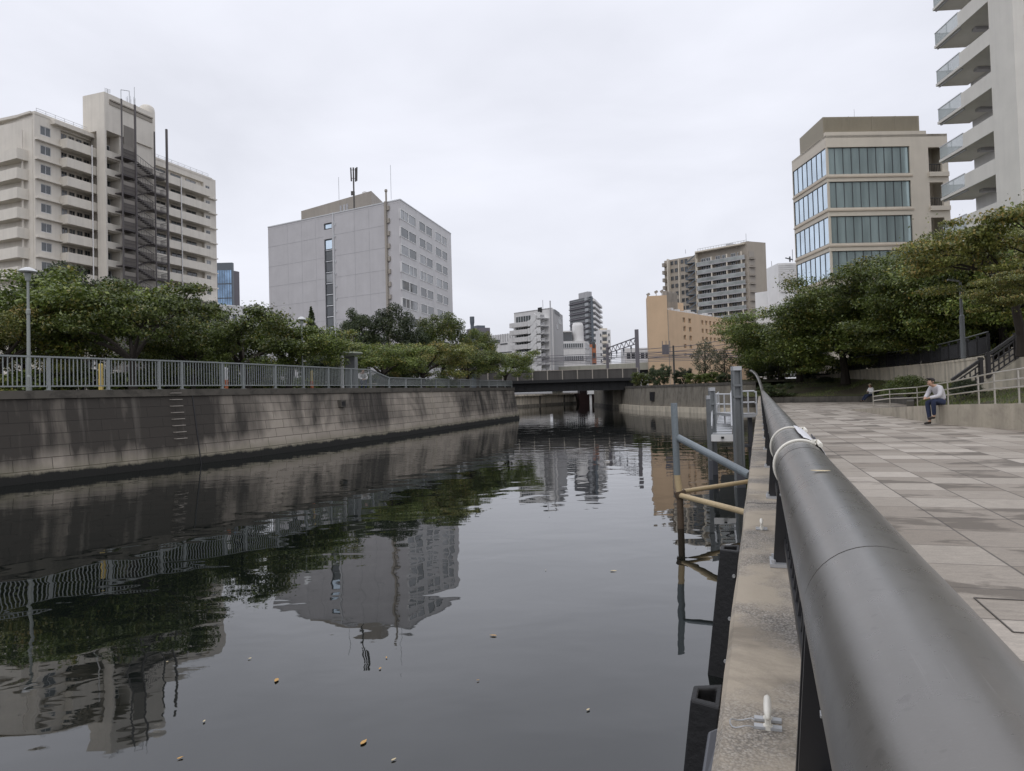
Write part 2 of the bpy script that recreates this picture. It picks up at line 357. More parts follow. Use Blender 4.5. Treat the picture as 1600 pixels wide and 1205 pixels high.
MAT.update(water=m_water(), quay=m_quay(), paving=m_paving(), rail=m_rail(),
    ledgec=m_concrete('ledge_concrete', (.42, .375, .325), .62, .9), coping=m_concrete('coping_concrete', (.105, .098, .09), .7),
    wallc=m_concrete('wall_concrete', (.60, .56, .50), .15, 0, .55), rampc=m_concrete('ramp_concrete', (.44, .41, .365), .30, 0, .35), farwall=m_concrete('old_quay_concrete', (.20, .188, .17), .45, 0, .6),
    darkquay=m_concrete('dark_quay_concrete', (.10, .095, .09), .6, 0, .5), algae=M('wet_algae', (.02, .02, .016), .6, .4, 3, bmp=.6),
    cherry=m_leaf('cherry_leaves', (.038, .058, .010), (.110, .150, .030), (.245, .295, .072), (.26, .20, .05), -.07),
    autumn=m_leaf('autumn_cherry_leaves', (.050, .066, .014), (.140, .160, .036), (.30, .30, .080), (.31, .20, .06), -.04),
    ever=m_leaf('evergreen_leaves', (.020, .034, .014), (.050, .072, .028), (.11, .135, .055), (.10, .12, .04), -.05),
    bushm=m_leaf('bush_leaves', (.05, .08, .016), (.115, .16, .034), (.20, .25, .055), (.09, .06, .03), .0),
    grassm=m_leaf('grass_blades', (.07, .10, .025), (.12, .16, .04), (.20, .23, .07), (.20, .17, .08), .02),
    paper=M('white_notice', (.72, .72, .74), .45, .06, 20), ink=M('notice_ink', (.10, .10, .11), .6), string=M('white_string', (.74, .73, .70), .7), manhole=M('manhole_seam', (.10, .09, .08), .8),
    yellow=M('yellow_paint', (.62, .47, .16), .5), redorange=M('orange_paint', (.55, .17, .08), .5), cleat=M('cleat_paint', (.74, .73, .70), .45, var=.1, scale=30),
    yellowpipe=M('faded_yellow_pipe', (.55, .44, .28), .55, streak=.3, fine=.3), rust=M('rusty_steel', (.095, .068, .048), .85, .5, 12, fine=.6), bluepipe=M('grey_blue_pipe', (.19, .225, .26), .5, streak=.4, fine=.4),
    leafy=M('fallen_leaf', (.50, .30, .10), .6, .4, 8), leafpale=M('pale_fallen_leaf', (.55, .47, .32), .6, .3, 8),
    skin=M('skin', (.44, .27, .20), .55), hood=M('grey_white_hoodie', (.52, .51, .53), .9, .15, 8), white_shirt=M('white_shirt', (.72, .71, .70), .9, .1, 6), denim=M('navy_denim', (.022, .032, .075), .9, .3, 14),
    cap=M('dark_cap', (.035, .03, .03), .8), shoe=M('dark_shoe', (.03, .024, .02), .6), sock=M('grey_sock', (.42, .42, .46), .9), hair=M('dark_hair', (.02, .016, .013), .6), sole=M('pale_sole', (.5, .48, .45), .7),
    hat=M('beige_hat', (.35, .32, .22), .9), bag=M('black_bag', (.02, .02, .022), .7), kiosk=M('kiosk_canopy', (.42, .46, .40), .5, streak=.15), kioskw=M('kiosk_wall', (.20, .21, .23), .6),
)

# ------------------------------------------------------------------ sky and sun
world = bpy.data.worlds.new('World'); SC.world = world; world.use_nodes = True
nt = world.node_tree; bg = nt.nodes['Background']
sky = nd(nt, 'ShaderNodeTexSky', sky_type='NISHITA', sun_disc=False, sun_elevation=R(52), sun_rotation=R(200), air_density=1.2, dust_density=3.0)
tc = nt.nodes.new('ShaderNodeTexCoord').outputs['Generated']
sep = nd(nt, 'ShaderNodeSeparateXYZ'); nt.links.new(tc, sep.inputs[0])
cl = noisef(nt, mapping(nt, tc, (1, 1, 2.6)), 2.1, 5, .5, .3)
cc = mixc(nt, ramp(nt, cl, [(.36, 0), (.66, 1)]), (7.7, 7.85, 8.6), (9.2, 9.35, 10.2))
zen = ramp(nt, sep.outputs[2], [(0, .93), (.45, 1.0), (.60, 1.06), (.95, 1.25)])
cc = mixc(nt, 1.0, cc, zen, 'MULTIPLY')
skc = mixc(nt, .93, sky.outputs[0], cc)
nt.links.new(skc, bg.inputs[0]); bg.inputs[1].default_value = .1
sl = bpy.data.lights.new('overcast_sun', 'SUN'); sl.energy = .55; sl.angle = R(40); sl.color = (1, .97, .93)
so = bpy.data.objects.new('overcast_sun', sl); COL.objects.link(so)
se, sr = R(52), R(200)                   # the sky's sun: elevation, rotation from +Y towards +X
sd = Vector((math.sin(sr) * math.cos(se), math.cos(sr) * math.cos(se), math.sin(se)))
so.rotation_euler = sd.to_track_quat('Z', 'Y').to_euler()
SC.view_settings.view_transform = 'Standard'; SC.view_settings.look = 'None'; SC.view_settings.exposure = .10; SC.view_settings.gamma = 1
# ------------------------------------------------------------------ ground, water, banks
def sheet(name, pts, z, mat):
    m = MB(); m.add([(p[0], p[1], p[2] if len(p) > 2 else z) for p in pts], [tuple(range(len(pts)))])
    return tag(m.build(name, mat), kind='structure')
def spline(pts, step=1.0):
    P = [Vector(p) for p in pts]; P = [P[0] * 2 - P[1]] + P + [P[-1] * 2 - P[-2]]; out = []
    for i in range(1, len(P) - 2):
        a, b, c, d = P[i - 1:i + 3]; n = max(1, int((c - b).length / step))
        for k in range(n):
            t = k / n
            out.append(.5 * ((2 * b) + (c - a) * t + (2 * a - 5 * b + 4 * c - d) * t * t + (3 * b - a - 3 * c + d) * t ** 3))
    out.append(P[-2]); return out
def offset(pl, w):                       # shift a plan polyline to its left
    out = []
    for i, p in enumerate(pl):
        d = (pl[min(i + 1, len(pl) - 1)] - pl[max(i - 1, 0)]).normalized(); out.append(Vector((p.x - d.y * w, p.y + d.x * w)))
    return out
def poly_at(pl, s):
    for i in range(len(pl) - 1):
        l = (pl[i + 1] - pl[i]).length
        if s <= l or i == len(pl) - 2: return pl[i] + (pl[i + 1] - pl[i]) * (s / l), (pl[i + 1] - pl[i]) / l
        s -= l
def poly_px(pl, px):                     # arc length where a sight line crosses a plan polyline
    d = ray(px, 605); s = 0
    for i in range(len(pl) - 1):
        a, b = pl[i], pl[i + 1]; l = (b - a).length
        fa = a.x * d.y - a.y * d.x; fb = b.x * d.y - b.y * d.x
        if fa * fb <= 0 and a.y > 0: return s + l * abs(fa) / (abs(fa) + abs(fb) + 1e-9)
        s += l
    return s - .02

sheet('ground', [(-2500, -800), (2500, -800), (2500, 4000), (-2500, 4000)], -2.4, MAT['asphalt'])
sheet('water', [(-60, -30), (40, -30), (40, 200), (-60, 200)], WATER, MAT['water'])

LW = spline([(-24.5, 3.0), (-19.2, 11.5), (-14.21, 19.67), (-12.4, 22.86), (-10.0, 27.58), (-6.29, 38.28), (.55, 60.68)], 1.0)
def strip_wall(name, pl, z0, z1, batter, mat, parent=None, kind=None):
    top = offset(pl, batter); m = MB(); us = [0]
    for i in range(1, len(pl)): us.append(us[-1] + (pl[i] - pl[i - 1]).length)
    zb = z0 - .8; ob_ = offset(pl, -batter * .8 / (z1 - z0)); N = len(pl)
    vs = []; uv = []
    for i in range(N):
        vs += [(ob_[i].x, ob_[i].y, zb), (top[i].x, top[i].y, z1)]; uv += [(us[i], -.8), (us[i], z1 - z0)]
    fs = [(2 * i, 2 * i + 2, 2 * i + 3, 2 * i + 1) for i in range(N - 1)]
    m.add(vs, fs); o = m.build(name, mat, parent)
    lay = o.data.uv_layers.new(name='UVMap')
    for lp in o.data.loops: lay.data[lp.index].uv = uv[lp.vertex_index]
    return o
CT = 1.52                                # top of the blocks, coping to 1.76
qw = empty('canal_wall', (-10, 27.6, WATER), 'long dark stained block wall of the left bank below the grey railing', 'canal wall')
LWr = LW + [Vector((-.2, 64)), Vector((-1.0, 75)), Vector((-1.6, 112))]
strip_wall('block_face', LWr, WATER, CT, .42, MAT['quay'], qw)
def ribbon(m, pl, w0, w1, z0, z1):
    a = offset(pl, w0); b = offset(pl, w1)
    for i in range(len(pl) - 1):
        m.hexa([(*a[i], z0), (*a[i + 1], z0), (*b[i + 1], z0), (*b[i], z0), (*a[i], z1), (*a[i + 1], z1), (*b[i + 1], z1), (*b[i], z1)])
m = MB(); ribbon(m, LWr, .36, .95, CT, 1.76); m.build('coping', MAT['coping'], qw)
def on_wall(px, z, out=0):               # a point on the battered face
    s = poly_px(LW, px); p, d = poly_at(LW, s); w = .42 * (z - WATER) / (CT - WATER) - out
    return Vector((p.x - d.y * w, p.y + d.x * w, z)), d
for px in (312, 683):                    # expansion joints
    m = MB(); a, d = on_wall(px, CT, .0); b, _ = on_wall(px, WATER - .1 if px < 400 else WATER + .5, .0)
    m.bar(a, b, .05, .03, (d.x, d.y, 0)); m.build('joint', MAT['black'] if px < 400 else MAT['wallc'], qw)
ld = MB()
for k in range(8):
    z = 1.62 - k * .225; a, d = on_wall(284, z, .14); b, _ = on_wall(284, z, -.05); d3 = Vector((d.x, d.y, 0)) * .2
    ld.tube([b - d3, a - d3, a + d3, b + d3], .014, 6)
ld.build('ladder', MAT['taupe'], qw)
m = MB(); a, d = on_wall(541, 1.02, .02); e = Vector((d.x, d.y, 0)); n3 = Vector((d.y, -d.x, 0))
m.bar(a - e * .22, a + e * .22, .3, .34); m.build('drain_outlet', MAT['darkquay'], qw)
m = MB(); m.bar(a - e * .14 + n3 * .1, a + e * .14 + n3 * .1, .12, .2); m.build('drain_hole', MAT['black'], qw)
Ltot = sum((LW[i + 1] - LW[i]).length for i in range(len(LW) - 1))
LT = offset(LW, .62)                     # fence line on the coping
gf = empty('guard_fence', (-10, 27.9, 1.76), 'long pale grey bar railing along the top of the left canal wall', 'railing')
pxs = [76, 169, 248.5, 284, 347, 380, 430, 474, 513, 548, 579, 608, 634, 658, 681, 701, 719, 735, 750, 764, 777, 789, 800]
ss = [poly_px(LT, x) for x in pxs]; dd = ss[1] - ss[0]
ss = [ss[0] - dd * k for k in range(5, 0, -1)] + ss
FS = [0] * 5
def fh(i): return 1.06 if i < 16 else .60
H_ = [1.04 - .006 * i for i in range(16)] + [.56] * 40
for i, s in enumerate(ss):
    p, d = poly_at(LT, s); m = MB(); e = Vector((d.x, d.y, 0)); b = Vector((p.x, p.y, 1.76)); hh = H_[i]
    m.bar(b, b + Vector((0, 0, hh - .03)), .085, .085, (d.x, d.y, 0)); m.bar(b - e * .09, b + e * .09, .16, .03)
    m.build('post', MAT['fence'], gf)
    if i + 1 < len(ss):
        s1 = ss[i + 1]; n = max(4, round((s1 - s) / (dd / 15))); m = MB(); h1 = H_[i + 1]
        for k in range(1, n):
            q, _ = poly_at(LT, s + (s1 - s) * k / n); h = hh + (h1 - hh) * k / n
            m.bar((q.x, q.y, 1.90), (q.x, q.y, 1.76 + h - .04), .024, .024, (d.x, d.y, 0))
        q0, _ = poly_at(LT, s + .045); q1, _ = poly_at(LT, s1 - .045)
        m.bar((q0.x, q0.y, 1.89), (q1.x, q1.y, 1.89), .05, .04)
        m.build('baluster_panel', MAT['fence'], gf)
        m = MB(); q0, _ = poly_at(LT, s); q1, _ = poly_at(LT, s1)
        m.bar((q0.x, q0.y, 1.76 + hh), (q1.x, q1.y, 1.76 + h1), .075, .05); m.build('top_rail', MAT['fence'], gf)
back = offset(LWr, .94)
sheet('promenade', [(p.x, p.y) for p in back] + [(-20, 130), (-20, 3000), (-2000, 3000), (-2000, -600), (-40, -600)], 1.72, MAT['asphalt'])
# planted strip behind the promenade path
hb = offset(LW, 4.2); hb2 = offset(LW, 60)
sheet('planting_bed', [(p.x, p.y) for p in hb] + [(p.x, p.y) for p in hb2[::-3]], 1.735, MAT['soil'])

# far banks
RW = [Vector(p) for p in ((12.9, 100), (13.0, 86), (13.4, 75.1), (15.0, 67.6), (16.56, 60.3), (17.5, 57.9), (19.6, 57.2))]
fr = empty('canal_wall', (15, 67, WATER), 'stained canal wall curving away on the right bank towards the dark bridge', 'canal wall')
strip_wall('wall_face', RW, WATER, 1.45, .25, MAT['farwall'], fr)
m = MB(); ribbon(m, RW, .2, .7, 1.45, 1.68); m.build('coping', MAT['darkquay'], fr)
m = MB(); ribbon(m, RW, -.22, .3, WATER - .5, -.42); m.build('footing', MAT['wallc'], fr)
m = MB(); p, d = poly_at(RW, 28.2); nn = Vector((d.y, -d.x, 0)); q = Vector((p.x, p.y, .55)); m.bar(q - Vector((d.x, d.y, 0)) * .35 - nn * .4, q + Vector((d.x, d.y, 0)) * .35 - nn * .4, 1.0, .9); m.build('drain_hole', MAT['black'], fr)
m = MB(); ribbon(m, RW[2:6], .4, .45, 1.68, 2.0)
FW = [Vector(p) for p in ((30, 150), (14.5, 134), (8, 121), (1.4, 109), (-8, 100))][::1]
fw = empty('canal_wall', (6, 120, WATER), 'pale weathered quay wall seen far off beneath the bridge', 'canal wall')
strip_wall('wall_face', FW[::-1][::-1], WATER, .75, .1, MAT['wallc'], fw)
m = MB(); ribbon(m, FW, -.15, .6, .75, 1.0); m.build('coping', MAT['wallc'], fw)
m = MB(); ribbon(m, FW, -.3, .2, WATER - .4, -.55); m.build('footing', MAT['farwall'], fw)
for px in (842, 880):
    m = MB(); s = poly_px(FW, px); p, d = poly_at(FW, s); m.bar((p.x + d.y * .05, p.y - d.x * .05, WATER), (p.x + d.y * .05, p.y - d.x * .05, .75), .5, .3, (d.x, d.y, 0)); m.build('joint', MAT['darkquay'], fw)
sheet('far_land', [(p.x + .3, p.y + .3) for p in FW][::-1] + [(60, 160), (600, 160), (600, 3500), (-600, 3500), (-30, 130), (-12, 104)], .9, MAT['asphalt'])
sheet('right_bank', [(p.x, p.y) for p in offset(RW, .68)[::-1]] + [(12.6, 140), (400, 140), (400, 66), (30, 66), (21.5, 60)], 1.62, MAT['asphalt'])
# floating navigation marker under the bridge
m = MB(); g = gp(931, 632, WATER)
for dx in (-.8, .7): m.bar((g.x + dx, g.y, WATER - .5), (g.x + dx, g.y, 1.2), .35)
m.bar((g.x - 1.3, g.y, 1.25), (g.x + 1.3, g.y, 1.25), 1.0, 1.0)
m.thing('mooring_dolphin', MAT['whiteclean'], 'small white twin legged mooring dolphin standing in the water behind the bridge', 'mooring post')
m = MB(); g = gp(921, 631, WATER); m.hexa([(g.x - 1.6, g.y, WATER), (g.x + .8, g.y, WATER), (g.x + .8, g.y + 5, WATER), (g.x - 1.6, g.y + 5, WATER), (g.x - 2, g.y - .5, .9), (g.x + 1, g.y - .5, .9), (g.x + 1, g.y + 6, .9), (g.x - 2, g.y + 6, .9)])
m.box(g.x - 1.5, g.x + .7, g.y + 1, g.y + 5, .903, 1.7)
m.thing('barge', M('barge_paint', (.045, .022, .02), .6), 'dark red barge moored beside the white mooring dolphin under the bridge', 'barge')

# ------------------------------------------------------------------ right bank: ledge, plaza, lawn
LZ = .52
lg = empty('quay_ledge', ledge(14, .1, WATER), 'rough concrete parapet ledge along the right bank under the thick grey handrail', 'ledge')
m = MB(); rr = random.Random(5)
prof = [(-.32, WATER - .6), (-.122, LZ - .022), (-.108, LZ), (.33, LZ), (.35, LZ - .02), (.35, -.3)]
N = 220; vs = []; fs = []
for i in range(N + 1):
    s = -2.5 + 63 * (i / N) ** 1.25
    for j, (t, z) in enumerate(prof):
        w = noise.noise(Vector((s * 1.1, j * 3.1, 0))) * .006 + noise.noise(Vector((s * 5, j * 2.1, 4))) * .004
        q = ledge(s, t + (w if j < 3 else 0), z + (w * .4 if 1 <= j <= 3 else 0)); vs.append(q)
k = len(prof)
for i in range(N):
    for j in range(k - 1): fs.append((i * k + j, i * k + j + 1, (i + 1) * k + j + 1, (i + 1) * k + j))
m.add(vs, [f[::-1] for f in fs]); m.build('ledge_body', MAT['ledgec'], lg)
for s in (1.32, 5.0, 9.2, 13.6):         # shrinkage cracks
    m = MB(); pts = [ledge(s + noise.noise(Vector((s, k * .7, 0))) * .05, -.11 + .44 * k / 9, LZ + .002) for k in range(7)]
    m.tube(pts, .0022, 4); m.build('crack', MAT['black'], lg)
end = ledge(53.3, .35)
sheet('plaza', [ledge(-4, .345), ledge(-4, 60), (60, 5), (40, 8), (15.0, 8), (15.0, 21.4), (18.4, 33.2), (22.5, 40.6), (24.05, 45), (24.2, 49.6), (20.5, 53.5), (17.9, 54.6), ledge(59, .345)], 0, MAT['paving'])
# manhole-like square of kerbing in the paving
m = MB(); a = gp(1522, 935, 0); u = Vector((math.cos(R(-17.2)), math.sin(R(-17.2)), 0)); v = Vector((-u.y, u.x, 0)); a.z = .004
for (p, q) in ((a, a + u * .9), (a, a - v * .62), (a - v * .62, a - v * .62 + u * .9), (a + u * .9, a + u * .9 - v * .62)): m.bar(p, q, .008, .004)
m.thing('manhole_cover', MAT['manhole'], 'square paving lid with dark seam in the plaza near the handrail', 'manhole cover')

FRp = [(15.2, 4, .98), (15.2, 18, .66), (15.25, 21.3, .56), (17.2, 28.5, .25), (18.6, 33, .06), (22.7, 40.3, .42), (24.3, 45, .42), (24.45, 49.7, .42), (20.6, 53.8, .42), (17.9, 54.9, .5)]
BKp = [(30, 4, 1.9), (30, 18, 1.5), (30, 29.4, 1.2), (21.0, 31.4, 1.1), (23, 36.5, 1.15), (24.9, 42, 1.2), (26.6, 50, 1.4), (29, 64.5, 1.85), (24, 68, 1.95), (19.6, 67, 1.9)]
def lawn_pt(a, b):
    i = min(int(a), 8); t = a - i
    f = Vector(FRp[i]).lerp(Vector(FRp[i + 1]), t); k = Vector(BKp[i]).lerp(Vector(BKp[i + 1]), t); p = f.lerp(k, b)
    p.z += math.sin(b * math.pi) * .12 * (1 + noise.noise(p * .5)); return p
m = MB(); A, B_ = 72, 14; vs = [lawn_pt(9 * i / A, j / B_) for i in range(A + 1) for j in range(B_ + 1)]
m.add(vs, [(i * (B_ + 1) + j, i * (B_ + 1) + j + 1, (i + 1) * (B_ + 1) + j + 1, (i + 1) * (B_ + 1) + j) for i in range(A) for j in range(B_)])
lawnmat, ntl, bsl = newmat('lawn_soil'); pp = pos(ntl)
cl_ = mixc(ntl, ramp(ntl, noisef(ntl, pp, .55, 5, .6), [(.42, 0), (.58, 1)]), (.085, .062, .042), (.12, .135, .045))
ntl.links.new(mixc(ntl, noisef(ntl, pp, 14, 5, .7), cl_, (.05, .05, .024)), bsl.inputs['Base Color']); bsl.inputs['Roughness'].default_value = .95
tag(m.build('lawn', lawnmat, smooth=True), kind='structure')
rg = np.random.default_rng(4); vs = []; fs = []
for k in range(34000):
    a = rg.uniform(0.8, 9); b = rg.uniform(0, 1); p = lawn_pt(a, b)
    if noise.noise(Vector((p.x * .28, p.y * .28, 1))) + (.25 if a < 3 else 0) + (.3 if a > 8 else 0) < rg.uniform(-.12, .15): continue
    an = rg.uniform(0, 6.28); h = rg.uniform(.05, .13); w = .018; dx, dy = math.cos(an) * w, math.sin(an) * w; lx, ly = rg.normal(0, .03, 2)
    n0 = len(vs); vs += [(p.x - dx, p.y - dy, p.z - .01), (p.x + dx, p.y + dy, p.z - .01), (p.x + lx, p.y + ly, p.z + h)]; fs.append((n0, n0 + 1, n0 + 2))
m = MB(); m.add(vs, fs); tag(m.build('grass', MAT['grassm']), 'patchy short grass on the bank behind the plaza', 'grass', kind='stuff')

# low kerb wall, ramp and its wall
kp = [Vector(p[:2]) for p in FRp[4:]]
m = MB(); ribbon(m, kp, -.02, .30, 0, .40); o = m.thing('kerb_wall', MAT['darkquay'], 'low dark kerb wall at the far edge of the plaza below the grass', 'low wall', bevel=.015)
RA = [(16.6, 34.6, .012), (12.9, 21.33, .55), (12.9, 18, .645), (12.9, 6, .98)]
RB = [(18.5, 33.2, .012), (15.15, 21.3, .55), (15.15, 18, .645), (15.15, 6, .98)]
m = MB()
for i in range(3):
    a, b, c, d = Vector(RA[i]), Vector(RA[i + 1]), Vector(RB[i + 1]), Vector(RB[i]); m.quad(a, d, c, b)
tag(m.build('ramp', MAT['rampc']), kind='structure')
m = MB()
for i in range(3):
    a, b = Vector(RA[i]), Vector(RA[i + 1]); n = Vector((b.y - a.y, a.x - b.x, 0)).normalized() * -.22
    n = n if n.x < 0 else -n
    z0 = lambda p: Vector((p.x, p.y, -.05)); tp = lambda p: Vector((p.x, p.y, p.z + .03))
    m.hexa([z0(a + n * .5), z0(b + n * .5), z0(b - n * .5), z0(a - n * .5), tp(a + n * .5), tp(b + n * .5), tp(b - n * .5), tp(a - n * .5)][::1])
o = m.thing('ramp_wall', MAT['rampc'], 'low concrete wedge wall beside the ramp where the man in the cap sits', 'low wall')
bm = bmesh.new(); bm.from_mesh(o.data); bmesh.ops.recalc_face_normals(bm, faces=bm.faces); bm.to_mesh(o.data); bm.free()
hr = empty('ramp_handrail', (14, 24, .4), 'stainless double handrail climbing along the ramp behind the seated man', 'handrail')
def ramp_pt(Y, dx=.18):
    for i in range(3):
        a, b = Vector(RA[i]), Vector(RA[i + 1])
        if b.y <= Y <= a.y: q = a.lerp(b, (a.y - Y) / (a.y - b.y)); q.x += dx; return q
hp = [gp(*a) for a in ((1365, 640, .03), (1391, 637, .12), (1434, 637, .2), (1482, 636, .38), (1530, 633, .55), (1555, 632, .62), (1593, 631, .68), (1660, 629, .76))]
for q in hp:
    m = MB(); m.tube([q, q + Vector((0, 0, .86))], .024, 8); m.tube([q, q + Vector((0, 0, .02))], .05, 10); m.build('post', MAT['stainless'], hr)
for h in (.86, .62, .42):
    m = MB(); q0 = [q + Vector((0, 0, h)) for q in hp]; m.tube(q0, .021, 8); m.build('rail', MAT['stainless'], hr)

# retaining wall and terrace
WP = [Vector(p) for p in ((21.0, 31.5), (23.0, 36.5), (25.0, 42.2), (26.8, 51), (29.0, 64.7))]
rw = empty('retaining_wall', (25, 42, 1.2), 'pale streaked concrete retaining wall below the dark fence on the right', 'retaining wall')
TZ = 2.36
m = MB()
for i in range(4):
    a, b = WP[i], WP[i + 1]; d = (b - a).normalized(); n = Vector((d.y, -d.x)) * .3
    for z0, z1, e in ((.6, TZ - .1, 0), (TZ - .1, TZ + .02, .03)):
        p = [a - n.normalized() * e, b - n.normalized() * e, b + n, a + n]
        m.hexa([(*q, z0) for q in p][::-1] + [(*q, z1) for q in p][::-1])
o = m.build('wall_body', MAT['wallc'], rw)
bm = bmesh.new(); bm.from_mesh(o.data); bmesh.ops.recalc_face_normals(bm, faces=bm.faces); bm.to_mesh(o.data); bm.free()
sheet('terrace', [(p.x + .15, p.y) for p in WP] + [(30, 90), (200, 90), (200, 29.8), (21.2, 29.8)], TZ - .05, MAT['soil'])
WF = [Vector((p.x + .18, p.y)) for p in WP]
tf = empty('terrace_fence', (25, 42, TZ), 'black bar fence with grey handrail on top of the retaining wall', 'fence')
n = 17
Lw = sum((WF[i + 1] - WF[i]).length for i in range(4))
for i in range(n + 1):
    p, d = poly_at(WF, Lw * i / n); m = MB(); m.bar((p.x, p.y, TZ), (p.x, p.y, TZ + 1.0), .11, .11, (d.x, d.y, 0)); m.build('post', MAT['black'], tf)
    if i < n:
        m = MB(); q, _ = poly_at(WF, Lw * (i + 1) / n); K = 15
        for k in range(1, K):
            r = p.lerp(q, k / K); m.bar((r.x, r.y, TZ + .12), (r.x, r.y, TZ + .84), .02, .02)
        m.bar((p.x, p.y, TZ + .12), (q.x, q.y, TZ + .12), .04, .04); m.bar((p.x, p.y, TZ + .85), (q.x, q.y, TZ + .85), .04, .04)
        m.build('bar_panel', MAT['black'], tf)
        m = MB(); m.tube([(p.x, p.y, TZ + 1.06), (q.x, q.y, TZ + 1.06)], .03, 8); m.build('handrail', MAT['pile'], tf)
# stair side wall with lattice parapet
SF = Face((18.4, 29.2), (30, 28.2))
u0 = SF.u(1487, 592); u1 = SF.u(1640, 540); zb0 = SF.z(1487, 606); sl_ = (SF.z(1600, 553) - SF.z(1545, 590)) / (SF.u(1600) - SF.u(1545))
def stz(u): return SF.z(1545, 590) + (u - SF.u(1545)) * sl_
sw = empty('stair', (22, 29, .8), 'concrete stair wall with dark lattice balustrade at the right edge', 'stair')
m = MB(); us = [u0, 14.5 if u1 < 14 else u1 + 1]
ue = u1 + 2.5
A_ = [SF.P(u0, .2, 0), SF.P(ue, .2, 0), SF.P(ue, .2, -.3), SF.P(u0, .2, -.3)]; T_ = [SF.P(u0, stz(u0), 0), SF.P(ue, stz(ue), 0), SF.P(ue, stz(ue), -.3), SF.P(u0, stz(u0), -.3)]
m.hexa(A_ + T_); m.build('side_wall', MAT['wallc'], sw)
m = MB()
for k in range(22):
    u = u0 + .35 + k * .3; z = stz(u) - .12; SF.box(m, u, u + .32, z - .6, z, -2.2, -.31)
m.build('steps', MAT['rampc'], sw)
def lat(ua, ub):
    m = MB()
    k = ua
    while k < ub:
        m.bar(SF.P(k, stz(k) + .06, -.1), SF.P(k, stz(k) + .78, -.1), .045, .04); k += .21
    for h in (.06, .28, .52, .78): m.bar(SF.P(ua, stz(ua) + h, -.1), SF.P(ub, stz(ub) + h, -.1), .05, .05)
    m.build('lattice_panel', MAT['brownrail'], sw)
    m = MB(); m.bar(SF.P(ua - .1, stz(ua - .1) + .96, -.1), SF.P(ub + .1, stz(ub + .1) + .96, -.1), .13, .11); m.build('top_rail', MAT['brownrail'], sw)
uA, uB, uC, uD = u0 + .15, SF.u(1531), SF.u(1543), SF.u(1588)
lat(uA, uB); lat(uC, uD); lat(SF.u(1600), SF.u(1600) + 1.6)
for u in (uB, uC, uD, SF.u(1598)):
    m = MB(); m.bar(SF.P(u, stz(u), -.1), SF.P(u, stz(u) + 1.08, -.1), .14, .14); m.build('post', MAT['brownrail'], sw)

# ------------------------------------------------------------------ thick grey handrail on the ledge
RT, RZ, RR = .17, .92, .115
gr = empty('guard_rail', ledge(6, .1, LZ), 'thick round dark grey handrail on black posts running along the right bank', 'handrail')
js = [-.68 + 1.97 * k for k in range(28)]
def rail_pt(s):
    q = ledge(s, RT, RZ)
    e = max(0, s - 51.5); q.z += 1.75 * (1 - math.exp(-e * e * .035)); q -= Vector((CN.x, CN.y, 0)) * (.011 * e * e); return q
for i, s in enumerate(js):
    m = MB(); e = js[i + 1] if i + 1 < len(js) else 60; n = 1 if s < 49 else 6
    m.tube([rail_pt(s + .005 + (e - s - .010) * k / n) for k in range(n + 1)], RR - (.001 if i % 2 else 0), 48 if i < 6 else 20)
    m.build('rail', MAT['rail'], gr, smooth=True)
    for f in gr.children if False else []: pass
    m = MB(); m.tube([rail_pt(s - .007), rail_pt(s + .007)], RR - .006, 40); m.build('joint_sleeve', MAT['black'], gr)
for o in KIDS[gr.name]:
    if o.name.startswith('rail'):
        md = o.modifiers.new('edge', 'EDGE_SPLIT'); md.split_angle = R(60)
ps = [3.33 + 1.97 * k for k in range(-2, 24)]
for s in ps:
    m = MB(); q = ledge(s, .075, LZ); c3 = Vector((CD.x, CD.y, 0)); n3 = Vector((CN.x, CN.y, 0))
    for k in (-1, 1): m.bar(q + c3 * .03 * k, q + c3 * .03 * k + n3 * .03 + Vector((0, 0, .36)), .09, .014, (CD.x, CD.y, 0))
    m.bar(q + Vector((0, 0, .05)), q + Vector((0, 0, .34)) + n3 * .03, .05, .05, (CD.x, CD.y, 0)); m.build('post', MAT['black'], gr)
    m = MB(); m.bar(q - c3 * .075 + Vector((0, 0, .008)), q + c3 * .075 + Vector((0, 0, .008)), .12, .014)
    for a in (-.06, .06):
        for b in (-.045, .045): m.tube([q + c3 * a + n3 * b + Vector((0, 0, .012)), q + c3 * a + n3 * b + Vector((0, 0, .03))], .009, 6)
    m.build('base_plate', MAT['galv'], gr)
    if 0 < s < 14:
        m = MB(); b = ledge(s - .35, RT - RR * .93, RZ - RR * .42); m.tube([b + n3 * .008, b - n3 * .004], [.007, .005], 8); m.build('bolt', MAT['galv'], gr)
for i in range(len(ps) - 1):
    if i > 11: K = 8
    else: K = 14
    m = MB(); s0, s1 = ps[i], ps[i + 1]
    for k in range(1, K):
        s = s0 + (s1 - s0) * k / K; m.bar(ledge(s, .10, LZ + .10), ledge(s, .13, RZ - .06), .045, .012, (CD.x, CD.y, 0))
    m.bar(ledge(s0 + .05, .10, LZ + .10), ledge(s1 - .05, .10, LZ + .10), .05, .04); m.build('baluster_panel', MAT['black'], gr)
